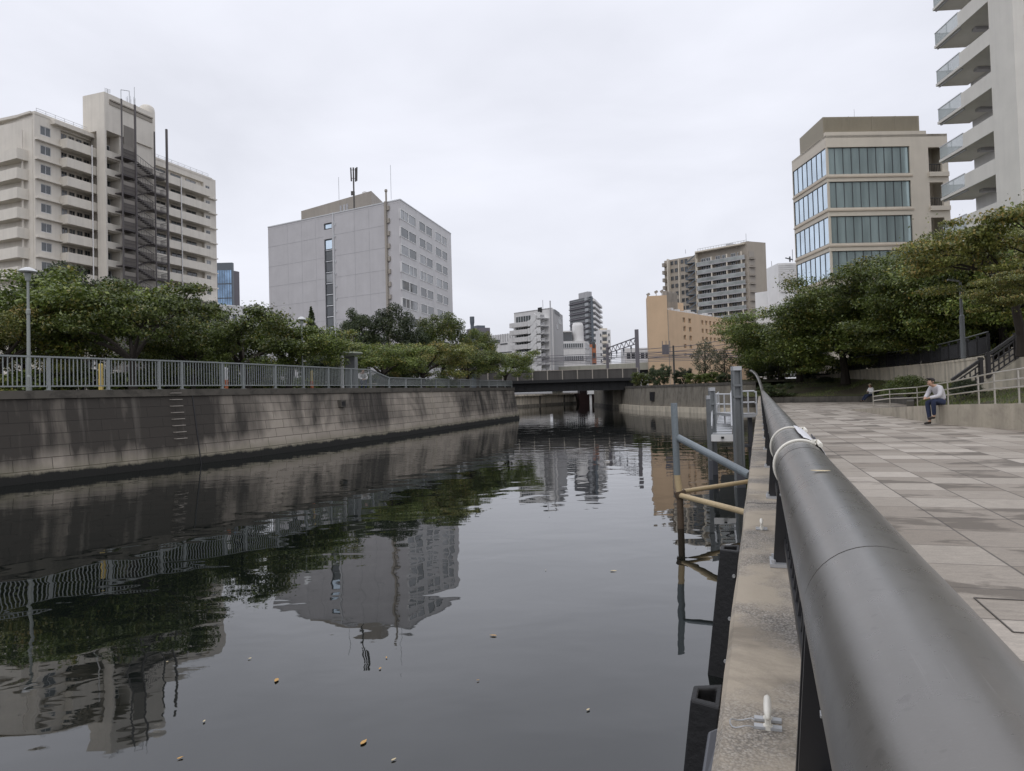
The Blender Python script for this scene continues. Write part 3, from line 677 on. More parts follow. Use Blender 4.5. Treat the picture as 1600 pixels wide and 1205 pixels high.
# notice tied to the rail
nz = empty('notice', rail_pt(4.2), 'white paper notice tied round the thick handrail with white string', 'notice')
def rail_ring(s, a, r): # angle a from straight up towards the land side
    c = rail_pt(s); return c + Vector((CN.x, CN.y, 0)) * math.sin(a) * r + Vector((0, 0, 1)) * math.cos(a) * r
m = MB(); S0, S1 = 3.62, 4.68; na, ns = 12, 16; vs = []
for i in range(ns + 1):
    for j in range(na + 1):
        s = S0 + (S1 - S0) * i / ns; a = .12 + 1.6 * j / na; vs.append(rail_ring(s, a, RR + .004 + .004 * abs(noise.noise(Vector((i * .4, j * .5, 0)))) + .022 * (1 - j / na) ** 2 * (.4 + .6 * abs(i / ns - .5))))
m.add(vs, [(i * (na + 1) + j, i * (na + 1) + j + 1, (i + 1) * (na + 1) + j + 1, (i + 1) * (na + 1) + j) for i in range(ns) for j in range(na)])
o = m.build('sheet', MAT['paper'], nz, smooth=True); sd_ = o.modifiers.new('thick', 'SOLIDIFY'); sd_.thickness = .002
m = MB()
for k in range(3):
    s = 3.9 + k * .22; m.tube([rail_ring(s, .75 + .1 * j, RR + .022 - .004 * j) for j in range(4)], .004, 4)
m.build('printed_lines', MAT['ink'], nz)
for s, sk in ((3.6, .10), (4.7, .0)):
    m = MB()
    for w in (0, .018): m.tube([rail_ring(s + w + sk * .3 * math.sin(a * .5), a, RR + .005) for a in np.linspace(-2.6, .6, 26)], .006, 6)
    m.tube([rail_ring(s, .45, RR + .012), rail_ring(s + .04, .6, RR + .02), rail_ring(s - .03, .72, RR + .016)], .011, 6); m.build('string', MAT['string'], nz)

# cleats on the ledge
def cleat(px, py, label):
    q = gp(px, py, LZ); c = empty('mooring_cleat', q, label, 'mooring cleat')
    c3 = Vector((CD.x, CD.y, 0)); n3 = Vector((CN.x, CN.y, 0)); up = Vector((0, 0, 1)); m = MB()
    pts = [q + c3 * x + up * z for x, z in ((-.062, .040), (-.038, .045), (0, .047), (.038, .045), (.062, .040))]; m.tube(pts, [.004, .008, .009, .008, .004], 10)
    m.build('horn', MAT['cleat'], c, smooth=True)
    for k in (-1, 1):
        m = MB(); p = q + c3 * .02 * k; m.tube([p, p + up * .043], [.008, .006], 8); m.tube([p, p + up * .01], .011, 8); m.build('leg', MAT['cleat'], c)
        m = MB(); m.bar(p - n3 * .030 + up * .004, p + n3 * .030 + up * .004, .018, .006); m.build('foot', MAT['galv'], c)
    return c
c1 = cleat(1200, 1133, 'white horn cleat on the near ledge with a loop of wire')
cleat(1190, 827, 'small white horn cleat farther along the ledge beside the yellow braces')
m = MB(); q = gp(1192, 1133, LZ); m.tube([q + Vector((-.045 + .030 * math.cos(a), .022 * math.sin(a), .006 + .004 * math.sin(3 * a))) for a in np.linspace(.3, 5.6, 16)], .0016, 5); m.build('wire_loop', MAT['galv'], c1)

# fenders on the wall
def fender(pts_top, z0, z1, label, mat, hole=True):
    # arch section in plan: (s, t) outline, outer side towards the water
    s, w, d = pts_top; g = empty('dock_fender', ledge(s, -.2, z0), label, 'dock fender')
    def sec(z, k=1): 
        tw = -.13 - (LZ - z) * .13
        return [ledge(s - w, tw, z), ledge(s + w, tw, z), ledge(s + w * .62, tw - d, z), ledge(s - w * .62, tw - d, z)]
    def ins(z):
        tw = -.13 - (LZ - z) * .13
        return [ledge(s - w * .55, tw - .02, z), ledge(s + w * .55, tw - .02, z), ledge(s + w * .38, tw - d * .78, z), ledge(s - w * .38, tw - d * .78, z)]
    m = MB(); a, b, c, e = sec(z0), sec(z1), ins(z0), ins(z1); vs = a + b + c + e; fs = []
    for k in range(4):
        k2 = (k + 1) % 4; fs += [(k, k2, 4 + k2, 4 + k), (4 + k, 4 + k2, 12 + k2, 12 + k), (12 + k, 12 + k2, 8 + k2, 8 + k)]
    m.add(vs, fs); o = m.build('rubber_arch', mat, g, bevel=.008)
    bm = bmesh.new(); bm.from_mesh(o.data); bmesh.ops.recalc_face_normals(bm, faces=bm.faces); bm.to_mesh(o.data); bm.free()
    for k in (0, 1, 2):
        m = MB(); zz = z1 - .18 - k * .32; q = ledge(s - w * 1.02, -.15 - (LZ - zz) * .13, zz); m.tube([q, q - Vector((CD.x, CD.y, 0)) * .03], .012, 6); m.build('bolt', MAT['galv'], g)
    return g
fender((5.75, .13, .14), WATER - .2, .06, 'tall black rubber fender on the wall nearest the yellow pipe braces', MAT['rubber'])
f2 = fender((3.02, .12, .115), WATER - .2, .05, 'black rubber fender with arched hollow section low on the ledge wall', MAT['rubber'])
g = empty('fender_plate', ledge(2.6, -.2, WATER), 'grey steel guard plate standing on the wall in front of the black fender', 'guard plate')
m = MB()
def gpl(s, t, z): return ledge(s, t, z)
for (sa, ta, sb, tb) in ((2.62, -.20, 2.62, -.285), (2.62, -.285, 2.30, -.285), (2.62, -.20, 2.30, -.20)):
    pass
m.hexa([gpl(2.40, -.29, WATER - .2), gpl(2.40, -.20, WATER - .2), gpl(2.74, -.20, WATER - .2), gpl(2.68, -.29, WATER - .2), gpl(2.40, -.235, -.02), gpl(2.40, -.17, -.02), gpl(2.74, -.17, .06), gpl(2.68, -.22, .06)])
o = m.build('channel', MAT['plate'], g, bevel=.01)
bm = bmesh.new(); bm.from_mesh(o.data); bmesh.ops.recalc_face_normals(bm, faces=bm.faces); bm.to_mesh(o.data); bm.free()

# guide frame of pipes in the water
pf = empty('pipe_frame', (2.6, 11.2, WATER), 'grey guide pile with one grey and two faded yellow pipe braces', 'pipe frame')
ptop = at(1053, 630, 11.22); pj = at(1062, 772, 11.22); pm = at(1058, 742, 11.22); pb = at(1064, 830, 11.22); pb.z = WATER - .6
m = MB(); m.tube([ptop, pm], .052, 16); m.build('pile', MAT['bluepipe'], pf, smooth=False)
m = MB(); m.tube([pm, pj], .049, 16); m.build('pile_sleeve', MAT['yellowpipe'], pf)
m = MB(); m.tube([pj, pb], .052, 16); m.build('pile_foot', MAT['rust'], pf)
m = MB(); m.tube([at(1060, 684, 11.22), at(1172, 743, 9.25)], .055, 14); m.build('upper_brace', MAT['bluepipe'], pf)
m = MB(); m.tube([pj + Vector((0, 0, .03)), at(1172, 752, 12.55)], .038, 12); m.build('brace', MAT['yellowpipe'], pf)
m = MB(); m.tube([pj - Vector((0, 0, .02)), at(1166, 801, 9.45)], .042, 12); m.build('brace', MAT['yellowpipe'], pf)
m = MB(); m.bar(pj - Vector((.07, 0, .02)), pj + Vector((.09, 0, .02)), .12, .10); m.build('collar', MAT['rust'], pf)

# gangway with rails and the big steel piles
def hpile(px0, px1, pyt, Y, label, mat):
    a = at(px0, pyt, Y); b = at(px1, pyt, Y); w = (b - a).length; c = (a + b) / 2; m = MB(); d = w * .9
    z0 = WATER - .5; m.box(c.x - w / 2, c.x + w / 2, Y - .02, Y + .02, z0, c.z); 
    for k in (-1, 1): m.box(c.x + k * w / 2 - .02, c.x + k * w / 2 + .02, Y - d / 2, Y + d / 2, z0, c.z + .001)
    g = empty('steel_pile', (c.x, Y, WATER), label, 'steel pile')
    m.build('beam', mat, g); m2 = MB(); m2.box(c.x - w / 2 - .015, c.x + w / 2 + .015, Y - d / 2 - .015, Y + d / 2 + .015, c.z, c.z + .09); m2.build('head', MAT['galv'], g)
    m2 = MB()
    for zz in (c.z - .35, c.z - .6): m2.box(c.x - w / 2 - .02, c.x + w / 2 + .02, Y - d / 2 - .008, Y - d / 2 + .03, zz, zz + .05)
    m2.build('strap', MAT['pile'], g); m2 = MB(); m2.box(c.x - w / 2 - .01, c.x + w / 2 + .01, Y - d / 2 - .006, Y + d / 2 + .006, WATER - .4, -.45); m2.build('stained_foot', MAT['plate'], g)
    return g
hpile(1144.5, 1156, 579, 15.6, 'tall grey steel pile beside the gangway with strapped head', MAT['pile'])
hpile(1108.5, 1115.5, 611, 18.0, 'shorter grey steel pile at the outer edge of the gangway', MAT['pile'])
hpile(1104.5, 1108, 624, 17.0, 'thin steel pile left of the gangway rising from the water', MAT['pile'])
gw = empty('gangway', at(1130, 668, 18), 'narrow pale metal gangway with tubular railings beside the right bank', 'gangway')
a, b, c, d = at(1112, 681, 17), at(1144, 681, 17), at(1144, 646, 27), at(1124, 648, 27)
m = MB(); t = Vector((0, 0, .06)); m.hexa([a - t, b - t, c - t, d - t, a, b, c, d])
m.build('deck', MAT['galv'], gw)
m = MB(); m.bar(a - Vector((.02, .03, .05)), b - Vector((-.02, .03, .05)), .05, .16); m.build('edge_beam', MAT['whiteclean'], gw)
m = MB(); m.bar(at(1127, 684, 16.9), at(1131, 684, 16.9), .05, .05); m.build('hook', MAT['black'], gw)
m = MB()
for k in range(12):
    p = a.lerp(d, (k + .5) / 12); q = b.lerp(c, (k + .5) / 12); m.bar(p + Vector((0, 0, .008)), q + Vector((0, 0, .008)), .02, .012)
m.build('tread_strips', MAT['pile'], gw)
for (p, q) in ((a, d), (b, c)):
    m = MB(); U = Vector((0, 0, 1))
    for h in (.45, .85):
        m.tube([p.lerp(q, x) + U * (h if x > .2 else h * x / .2 + .12) for x in (0.02, .1, .2, .5, .8, 1)], .022, 8)
    for x in (.2, .45, .7, 1): m.tube([p.lerp(q, x), p.lerp(q, x) + U * .85], .022, 8)
    m.build('railing', MAT['galv'], gw)
pl = empty('landing_platform', at(1172, 660, 19), 'small white railed landing between the gangway and the ledge', 'landing')
pa, pb_ = at(1157, 648, 19.0), at(1183, 648, 19.0); m = MB(); m.box(pa.x, pb_.x, 19.0, 21.4, pa.z - .08, pa.z); m.build('deck', MAT['galv'], pl)
m = MB()
for h in (.02, .32, .62): m.tube([(pa.x, 19.02, pa.z + h), (pb_.x - .06, 19.02, pa.z + h), (pb_.x, 19.02, pa.z + h - .05)], .022, 8)
for x in (pa.x, (pa.x + pb_.x) / 2, pb_.x): m.tube([(x, 19.02, pa.z), (x, 19.02, pa.z + .62)], .022, 8)
m.build('front_railing', MAT['galv'], pl)
m = MB()
qa, qb = at(1118, 616, 21.3), at(1158, 616, 21.3)
for h in (0, -.3, -.6): m.tube([qa + Vector((0, 0, h)), qb + Vector((0, 0, h))], .022, 8)
for x in (0, .33, .66, 1): p = qa.lerp(qb, x); m.tube([p, p - Vector((0, 0, .95))], .022, 8)
m.build('back_railing', MAT['galv'], pl)
m = MB()
for x in (pa.x + .1, pb_.x - .1): m.bar((x, 19.3, pa.z - .08), (x, 19.3, WATER - .4), .1)
m.bar((pa.x, 19.25, -.3), (pb_.x, 19.25, -.3), .08); m.build('legs', MAT['plate'], pl)

# fallen leaves floating on the canal
rl = random.Random(11)
big = [(568, 1160, .032), (771, 993, .032), (432, 1063, .035), (958, 892, .04), (615, 1187, .018), (919, 1109, .018)]
spots = big + [(rl.uniform(250, 1010), rl.uniform(860, 1190), rl.uniform(.010, .018)) for _ in range(8)]
for i, (px, py, r) in enumerate(spots):
    g = gp(px, py, WATER + .006); an = rl.uniform(0, 6.28); m = MB(); ca, sa = math.cos(an), math.sin(an); vs = []
    for x, y in ((-1, 0), (-.5, .42), (.2, .48), (.8, .2), (1.15, 0), (.8, -.2), (.2, -.45), (-.5, -.4)):
        vs.append((g.x + (x * ca - y * sa) * r, g.y + (x * sa + y * ca) * r, g.z + rl.uniform(0, .004)))
    m.add(vs, [tuple(range(8))])
    o = m.thing('floating_leaf', MAT['leafy'] if rl.random() < .6 or i < 2 else MAT['leafpale'], 'fallen leaf floating on the dark canal water', 'leaf', 'fallen leaves floating on the canal')
    if i == 0: o['label'] = 'orange leaf floating on the water nearest the bottom edge of the photo'
    if i == 1: o['label'] = 'yellow leaf floating on open water to the right of the office reflection'
    sd_ = o.modifiers.new('thick', 'SOLIDIFY'); sd_.thickness = .002

# pale flake lying on the handrail
m = MB(); c = rail_ring(2.35, -.05, RR + .002); c3 = Vector((CD.x, CD.y, 0)); n3 = Vector((CN.x, CN.y, 0)); pts = [(-.022, .004), (-.008, .010), (.012, .006), (.024, 0), (.010, -.007), (-.010, -.006)]
m.add([c + c3 * y * 1.5 + n3 * x * 1.2 + Vector((0, 0, .004 * abs(x) * 40 * .2)) for x, y in pts], [tuple(range(6))]); o = m.thing('dry_leaf', MAT['leafpale'], 'small pale dry leaf lying on top of the thick handrail', 'leaf'); o.modifiers.new('thick', 'SOLIDIFY').thickness = .0015
# ------------------------------------------------------------------ foliage
def leaf_mesh(name, clumps, size, seed, mat, up=.8, aspect=.55):
    g = np.random.default_rng(seed); C = []; 
    for (c, r, n) in clumps:
        d = g.normal(size=(n, 3)); d /= np.linalg.norm(d, axis=1)[:, None]
        k = g.uniform(0, 1, n) ** .45
        p = np.array(c) + d * k[:, None] * np.array(r); C.append(np.hstack([p, d]))
    A = np.vstack(C); P = A[:, :3]; D = A[:, 3:]; n = len(P)
    N = g.normal(size=(n, 3)) * .55 + D * .35 + np.array([0, 0, up]); N /= np.linalg.norm(N, axis=1)[:, None]
    T = g.normal(size=(n, 3)); T[:, 2] -= .35; T -= (T * N).sum(1)[:, None] * N; T /= np.linalg.norm(T, axis=1)[:, None]; B = np.cross(N, T)
    L = (size * g.uniform(.65, 1.3, n))[:, None]; W = L * aspect * .5
    V = np.stack([P - T * L * .5, P + B * W - N * L * .05, P + T * L * .5 - N * L * .12, P - B * W - N * L * .05], 1).reshape(-1, 3)
    me = bpy.data.meshes.new(name); me.vertices.add(4 * n); me.vertices.foreach_set('co', V.ravel().astype(np.float32))
    me.loops.add(4 * n); me.loops.foreach_set('vertex_index', np.arange(4 * n, dtype=np.int32))
    me.polygons.add(n); me.polygons.foreach_set('loop_start', np.arange(0, 4 * n, 4, dtype=np.int32)); me.polygons.foreach_set('loop_total', np.full(n, 4, dtype=np.int32))
    me.update(calc_edges=True); me.materials.append(mat); return me

def cherry(seed, Rr, H, fork, nl, leaves, lsize, mat, flat=.34, dens=1.0, fill=26, drop=.0):
    g = random.Random(seed); m = MB(); clumps = []; r0 = .045 * H * .55 + .06
    top = Vector((g.uniform(-.2, .2), g.uniform(-.2, .2), fork)); m.tube([(0, 0, -.2), (.03, 0, fork * .3), (top.x * .6, top.y * .6, fork * .7), top], [r0 * 1.35, r0, r0 * .9, r0 * .85], 9)
    tot = []
    for i in range(nl):
        az = 2 * math.pi * i / nl + g.uniform(-.35, .35); rr = Rr * g.uniform(.55, .98); zz = fork + (H - fork) * g.uniform(.25, .62) * (1.35 - .5 * rr / Rr)
        e = Vector((rr * math.cos(az), rr * math.sin(az), zz)); mid = top.lerp(e, .45) + Vector((g.uniform(-.2, .2), g.uniform(-.2, .2), (H - fork) * .14)); m2 = top.lerp(e, .75) + Vector((g.uniform(-.3, .3), g.uniform(-.3, .3), (H - fork) * .10))
        pts = [top, top.lerp(mid, .5) + Vector((0, 0, .1)), mid, m2, e]; m.tube(pts, [r0 * .6, r0 * .48, r0 * .34, r0 * .2, r0 * .07], 6)
        for p, k in ((mid, .7), (m2, 1), (e, .9)):
            tot.append((p + Vector((0, 0, .15)), Rr * .22 * k * g.uniform(.7, 1.25)))
        for t in range(3):
            b = mid.lerp(e, g.uniform(0, .8)); a2 = az + g.choice((-1, 1)) * g.uniform(.5, 1.2); l = Rr * g.uniform(.25, .5)
            q = b + Vector((l * math.cos(a2), l * math.sin(a2), g.uniform(.0, .32) * (H - fork)))
            m.tube([b, b.lerp(q, .5) + Vector((0, 0, .12)), q], [r0 * .22, r0 * .14, r0 * .04], 5); tot.append((q, Rr * .22 * g.uniform(.7, 1.3)))
            tw = q + Vector((g.uniform(-.5, .5), g.uniform(-.5, .5), g.uniform(-.1, .5))); m.tube([b.lerp(q, .6), tw], [r0 * .1, r0 * .03], 4); tot.append((tw, Rr * .15))
    for i in range(fill):
        az = g.uniform(0, 6.28); el = math.asin(g.uniform(-drop, 1)); k = g.uniform(.62, 1.0); zc = fork + .18 * (H - fork)
        p = Vector((Rr * math.cos(az) * math.cos(el) * k, Rr * math.sin(az) * math.cos(el) * k, zc + ((H - zc) * .93 if el > 0 else zc * 1.0) * math.sin(el) * k)); tot.append((p, Rr * g.uniform(.12, .27)))
    vol = sum(r * r for _, r in tot)
    for p, r in tot: clumps.append((tuple(p), (r, r, r * flat * g.uniform(.8, 1.3)), int(leaves * dens * r * r / vol) + 4))
    n = max(6, int(leaves * .05))            # stray leaves break the outline
    for i in range(14): p, r = g.choice(tot); clumps.append((tuple(p), (r * 1.7, r * 1.7, r * .9), n // 14))
    tr = bpy.data.meshes.new('trunk'); tr.from_pydata(m.v, [], m.f); tr.materials.append(MAT['bark'])
    return leaf_mesh('crown', clumps, lsize, seed, mat), tr
def roundtree(seed, Rr, H, fork, leaves, lsize, mat, ncl=34):
    g = random.Random(seed); m = MB(); tot = []; r0 = .05 * H * .5
    m.tube([(0, 0, -.2), (0, 0, fork), (.1, .05, H * .6), (.05, 0, H * .85)], [r0 * 1.2, r0, r0 * .5, r0 * .1], 8); cz = (fork + H) / 2; hz = (H - fork) / 2
    for i in range(ncl):
        z = 1 - 2 * (i + .5) / ncl; a = i * 2.39996; k = g.uniform(.55, .95); q = math.sqrt(1 - z * z)
        p = Vector((Rr * q * math.cos(a) * k, Rr * q * math.sin(a) * k, cz + hz * z * k)); tot.append((p, Rr * g.uniform(.2, .36)))
        if i % 3 == 0: m.tube([(0, 0, max(fork, p.z - .6 * Rr)), p], [r0 * .3, r0 * .06], 5)
    vol = sum(r * r for _, r in tot)
    clumps = [(tuple(p), (r, r, r * .75), int(leaves * r * r / vol) + 4) for p, r in tot]
    tr = bpy.data.meshes.new('trunk'); tr.from_pydata(m.v, [], m.f); tr.materials.append(MAT['bark'])
    return leaf_mesh('crown', clumps, lsize, seed, mat, up=.5), tr
def conifer(seed, Rr, H, leaves, lsize, mat):
    g = random.Random(seed); m = MB(); m.tube([(0, 0, -.2), (0, 0, H * .97)], [.12, .02], 7); clumps = []
    for i in range(30):
        t = (i + .5) / 30; r = Rr * (1 - t) ** .8
        for k in range(5):
            a = g.uniform(0, 6.28); q = r * g.uniform(.45, .9); clumps.append(((q * math.cos(a), q * math.sin(a), .3 + H * t * .97), (r * .4 + .06, r * .4 + .06, H * .028), int(leaves / 150 * (1.6 - t))))
    tr = bpy.data.meshes.new('trunk'); tr.from_pydata(m.v, [], m.f); tr.materials.append(MAT['bark'])
    return leaf_mesh('crown', clumps, lsize, seed, mat, up=.3), tr
def bush(seed, rx, ry, h, leaves, lsize, mat, box=False):
    g = random.Random(seed); m = MB(); clumps = []
    for k in range(7):
        a = g.uniform(0, 6.28); m.tube([(0, 0, -.1), (rx * .3 * math.cos(a), ry * .3 * math.sin(a), h * .4), (rx * .6 * math.cos(a), ry * .6 * math.sin(a), h * .75)], [.03, .02, .008], 5)
    n = 40
    for i in range(n):
        if box: p = (g.uniform(-1, 1) * rx * .85, g.uniform(-1, 1) * ry * .85, h * g.uniform(.1, .9)); r = (rx * .22, ry * .22, h * .12)
        else:
            z = (i + .5) / n; a = i * 2.39996; q = math.sqrt(1 - z * z) * g.uniform(.6, .88); p = (rx * q * math.cos(a), ry * q * math.sin(a), h * z * .86 + .05); r = (rx * .26, ry * .26, h * .17)
        clumps.append((p, r, leaves // n))
    tr = bpy.data.meshes.new('stem'); tr.from_pydata(m.v, [], m.f); tr.materials.append(MAT['bark'])
    return leaf_mesh('crown', clumps, lsize, seed, mat, up=.7), tr
V = dict(
    ca=cherry(1, 3.6, 4.8, 1.3, 7, 27000, .135, MAT['cherry'], flat=.45, fill=30, drop=.5), cb=cherry(2, 3.4, 4.6, 1.2, 6, 25000, .135, MAT['cherry'], flat=.45, fill=28, drop=.5), cc=cherry(3, 3.7, 4.4, 1.2, 8, 27000, .135, MAT['autumn'], flat=.42, fill=30, drop=.5),
    ra=cherry(5, 5.0, 5.8, 1.6, 9, 52000, .14, MAT['cherry'], flat=.30, fill=70, drop=.88), rb=cherry(6, 5.2, 6.2, 1.7, 9, 54000, .14, MAT['cherry'], flat=.28, fill=70, drop=.85), rc=cherry(8, 4.6, 5.4, 1.8, 9, 44000, .13, MAT['autumn'], flat=.16, fill=24, drop=.1),
    cd=cherry(4, 3.4, 4.8, 1.25, 6, 17000, .15, MAT['cherry'], flat=.32, fill=20, drop=-.12),
    ea=roundtree(11, 2.2, 6.0, 1.4, 20000, .13, MAT['ever']), eb=roundtree(12, 2.5, 6.4, 1.6, 20000, .13, MAT['cherry'], 26),
    co=conifer(13, 1.1, 6.5, 9000, .16, MAT['ever']), bu=bush(14, 1.3, 1.1, 1.1, 7000, .075, MAT['bushm']), bd=bush(15, 1.2, 1.0, 1.2, 7000, .08, MAT['ever']), he=bush(16, 1.0, .8, 1.0, 7000, .07, MAT['ever'], True),
    sh=cherry(21, 1.7, 2.7, .45, 7, 15000, .12, MAT['ever'], flat=.6, fill=46, drop=.9), sg=cherry(22, 1.5, 2.2, .4, 7, 12000, .12, MAT['cherry'], flat=.6, fill=40, drop=.9),
    lo=bush(18, 1.1, .8, .75, 2200, .13, MAT['cherry']), ol=roundtree(19, 1.6, 4.4, .6, 2600, .16, M('olive_leaves', (.11, .115, .075), .7, .4, 3)),
)
def plant(kind, name, px, pytop, Y, label, z0=1.72, wide=1.0, rot=0, group=None, cat='tree', height=None, trunk='trunk'):
    cr, tr = V[kind]
    H = max(v.co.z for v in cr.vertices) if kind not in HC else HC[kind]; HC[kind] = H
    p = at(px, pytop, Y); k = (p.z - z0) / H if height is None else height / H
    o = empty(name, (p.x, p.y, z0), label, cat, group); o.rotation_euler.z = rot; o.scale = (k * wide, k * wide, k)
    a = link('crown', cr, None, o); b = link(trunk, tr, None, o); return o
HC = {}
GL = 'trees along the left promenade'
T = [
 ('ca', 'cherry_tree', 105, 424, 28.5, 'broad cherry tree behind the left railing in front of the fire stairs', 1.1, .3),
 ('cd', 'cherry_tree', 205, 440, 25.6, 'cherry tree with forked dark trunk under the right end of the apartment block', .88, 1.1),
 ('cc', 'cherry_tree', 0, 470, 25, 'yellowing cherry tree cut by the left edge of the photo', .8, 2),
 ('ea', 'evergreen_tree', 104, 402, 40, 'dark evergreen top showing above the broad cherry tree before the apartment balconies', .9, 0),
 ('ea', 'evergreen_tree', 322, 460, 42, 'dark round evergreen right of the apartment block behind the cherry trees', .75, 1),
 ('cb', 'cherry_tree', 385, 478, 32, 'low leaning cherry tree below the blue glass tower', 1.1, 2.2),
 ('ca', 'cherry_tree', 450, 492, 35, 'dense cherry tree in front of the left half of the grey office block', 1.05, 4),
 ('co', 'conifer_tree', 486, 478, 50, 'narrow pointed conifer against the windowless wall of the grey office', .9, 0),
 ('ea', 'evergreen_tree', 556, 481, 56, 'dark evergreen with ragged top between the office window strip and the round roofed kiosk', .72, 2),
 ('ea', 'evergreen_tree', 606, 474, 58, 'tall dense evergreen covering the lower corner of the grey office block', 1.0, 3),
 ('eb', 'leafy_tree', 690, 486, 62, 'loose leafy tree below the windowed side of the office block', .95, 0),
 ('ea', 'evergreen_tree', 650, 508, 60, 'low dark evergreen between two taller trees below the office windows', .8, 5),
 ('cb', 'cherry_tree', 595, 527, 43, 'light green cherry tree right of the round roofed kiosk', 1.1, .6),
 ('cc', 'cherry_tree', 660, 531, 47.5, 'yellowish cherry tree on the promenade below the office windows', 1.05, 1.5),
 ('ca', 'cherry_tree', 728, 536, 53, 'cherry tree beside the small lamp near the bend of the left wall', 1.1, 3),
 ('cb', 'cherry_tree', 786, 546, 60, 'last cherry tree at the corner of the left wall before the bridge', 1.0, 5),
 ('eb', 'leafy_tree', 745, 512, 76, 'green leafy tree beside the dark chimney post behind the promenade', 1.0, 2),
 ('cb', 'cherry_tree', 535, 545, 48, 'small cherry tree behind the round kiosk roof', 1.0, 3.3),
 ('ca', 'cherry_tree', 300, 505, 29.5, 'small cherry tree between the forked cherry and the dark evergreen', .8, 5.1),
 ('ca', 'cherry_tree', 45, 455, 30, 'cherry tree behind the tall lamp in front of the apartment corner', .9, 1.7),
]
for k, n, px, py, Y, lab, w, rt in T: plant(k, n, px, py, Y, lab, wide=w, rot=rt, group=GL)
GR_ = 'cherry trees above the plaza'
for k, px, py, Y, z0, w, rt, lab in [
 ('ra', 1215, 500, 66, 1.7, .92, .4, 'cherry tree at the far left end of the right bank trees near the beige hotel'),
 ('rb', 1245, 470, 62, 1.7, 1.05, 2.2, 'cherry tree standing behind the low hedge below the glass office corner'),
 ('ra', 1315, 442, 55, 1.5, 1.10, 1.3, 'cherry tree with dark trunk at the end of the pale retaining wall'),
 ('rb', 1385, 402, 52, TZ, .95, 2.5, 'large dark cherry tree in front of the lower floors of the glass fronted office'),
 ('ra', 1440, 384, 48, TZ, .95, 4.0, 'cherry tree below the loggias of the glass fronted office'),
 ('rb', 1495, 376, 43, TZ, .90, 5.2, 'dark cherry tree behind the tall lamp post on the terrace'),
 ('ra', 1560, 352, 40, TZ, .90, 0.2, 'cherry tree on the terrace below the balcony tower'),
 ('rc', 1585, 292, 27, TZ, .80, .9, 'nearest cherry tree with yellowing sprays reaching in from the right edge'),
 ('rc', 1650, 385, 22.5, TZ, .95, 2.6, 'cherry tree with orange tinged low sprays above the stair at the right edge'),
 ('rb', 1640, 330, 44, TZ, .9, 3.6, 'cherry tree deep in the terrace shade cut by the right edge'),
 ('ra', 1420, 470, 62, TZ, 1.2, 2.0, 'shaded cherry tree at the back of the terrace behind the black fence')]:
    plant(k, 'cherry_tree', px, py, Y, lab, z0=z0, wide=w, rot=rt, group=GR_)
for px, py, Y, kind, nm, lab, w in [
 (1030, 568, 72, 'sh', 'leafy_shrub', 'dark leafy shrub on the right bank at the foot of the beige hotel', .8),
 (1066, 573, 70, 'sh', 'leafy_shrub', 'smaller dark shrub beside the brown catenary mast', .8),
 (1086, 582, 68, 'sg', 'shrub', 'bright yellow green shrub below the hotel windows', 1.2),
 (1100, 528, 68, 'ol', 'olive_tree', 'sparse grey green tree in front of the beige hotel windows', .85),
 (1130, 543, 66, 'ol', 'olive_tree', 'bare looking brownish tree beside the sparse grey green tree', .8),
 (1112, 580, 65, 'sg', 'shrub', 'loose low shrub under the sparse grey green tree', 1.3),
 (1135, 582, 63, 'sh', 'shrub', 'loose low shrub under the bare looking brownish tree', 1.3),
 (1004, 580, 78, 'sg', 'shrub', 'small shrub at the end of the railway bridge', 1.0)]:
    plant(kind, nm, px, py, Y, lab, z0=1.62, wide=w, rot=px, group=None, cat='tree' if 'tree' in nm else 'shrub', trunk='trunk' if 'tree' in nm else 'stem')
def shrub(kind, px, pytop, Y, z0, wide, label, rot=0, name='shrub', group=None): return plant(kind, name, px, pytop, Y, label, z0=z0, wide=wide, rot=rot, cat='shrub', trunk='stem', group=group)
shrub('bu', 1418, 585, 37, .55, 1.15, 'large rounded clipped bush on the grass behind the ramp handrail')
shrub('bd', 1508, 591, 28.2, .75, 1.35, 'dark clipped bush at the foot of the stair behind the seated man', 1)
shrub('bu', 1474, 614, 27.4, .55, .9, 'small bright bush just left of the man in the cap', 2)
shrub('he', 1211, 597, 54.6, .35, 1.25, 'dark boxy hedge at the left end of the lawn beside the handrail', -.2, 'hedge')
shrub('bd', 1290, 588, 60, 1.3, 1.6, 'dark low bush at the foot of the trunk beyond the kerb', 2)
for px, py, Y, w, lab in ((1215, 566, 68, 1.3, 'tall dark shrub behind the hedge at the far end of the right bank'), (1262, 570, 68, 1.4, 'tall dark shrub left of the trunk at the end of the retaining wall'), (1180, 572, 69, 1.3, 'dark shrub below the leftmost cherry tree of the right bank'), (1325, 562, 70, 1.5, 'dark shrub on the terrace behind the end of the black fence')):
    shrub('sh', px, py, Y, 1.6, w * .7, lab, px)
for px, py, Y, k_ in ((1355, 540, 62, 1.5), (1400, 530, 60, 1.6), (1450, 515, 56, 1.5), (1490, 505, 52, 1.5), (1535, 495, 50, 1.6), (1580, 490, 47, 1.5)):
    shrub('sh', px, py, Y, TZ - .1, k_ * .7, 'tall dark shrub in the shade behind the black terrace fence', px, group='dark shrubs behind the terrace fence')
for px, py, Y, lab in ((1198, 535, 76, 'dark evergreen filling the gap below the leftmost cherry trees of the right bank'), (1255, 520, 78, 'dark evergreen behind the cherry trees below the white louvred building')):
    plant('ea', 'evergreen_tree', px, py, Y, lab, z0=1.3, wide=1.3, rot=px)
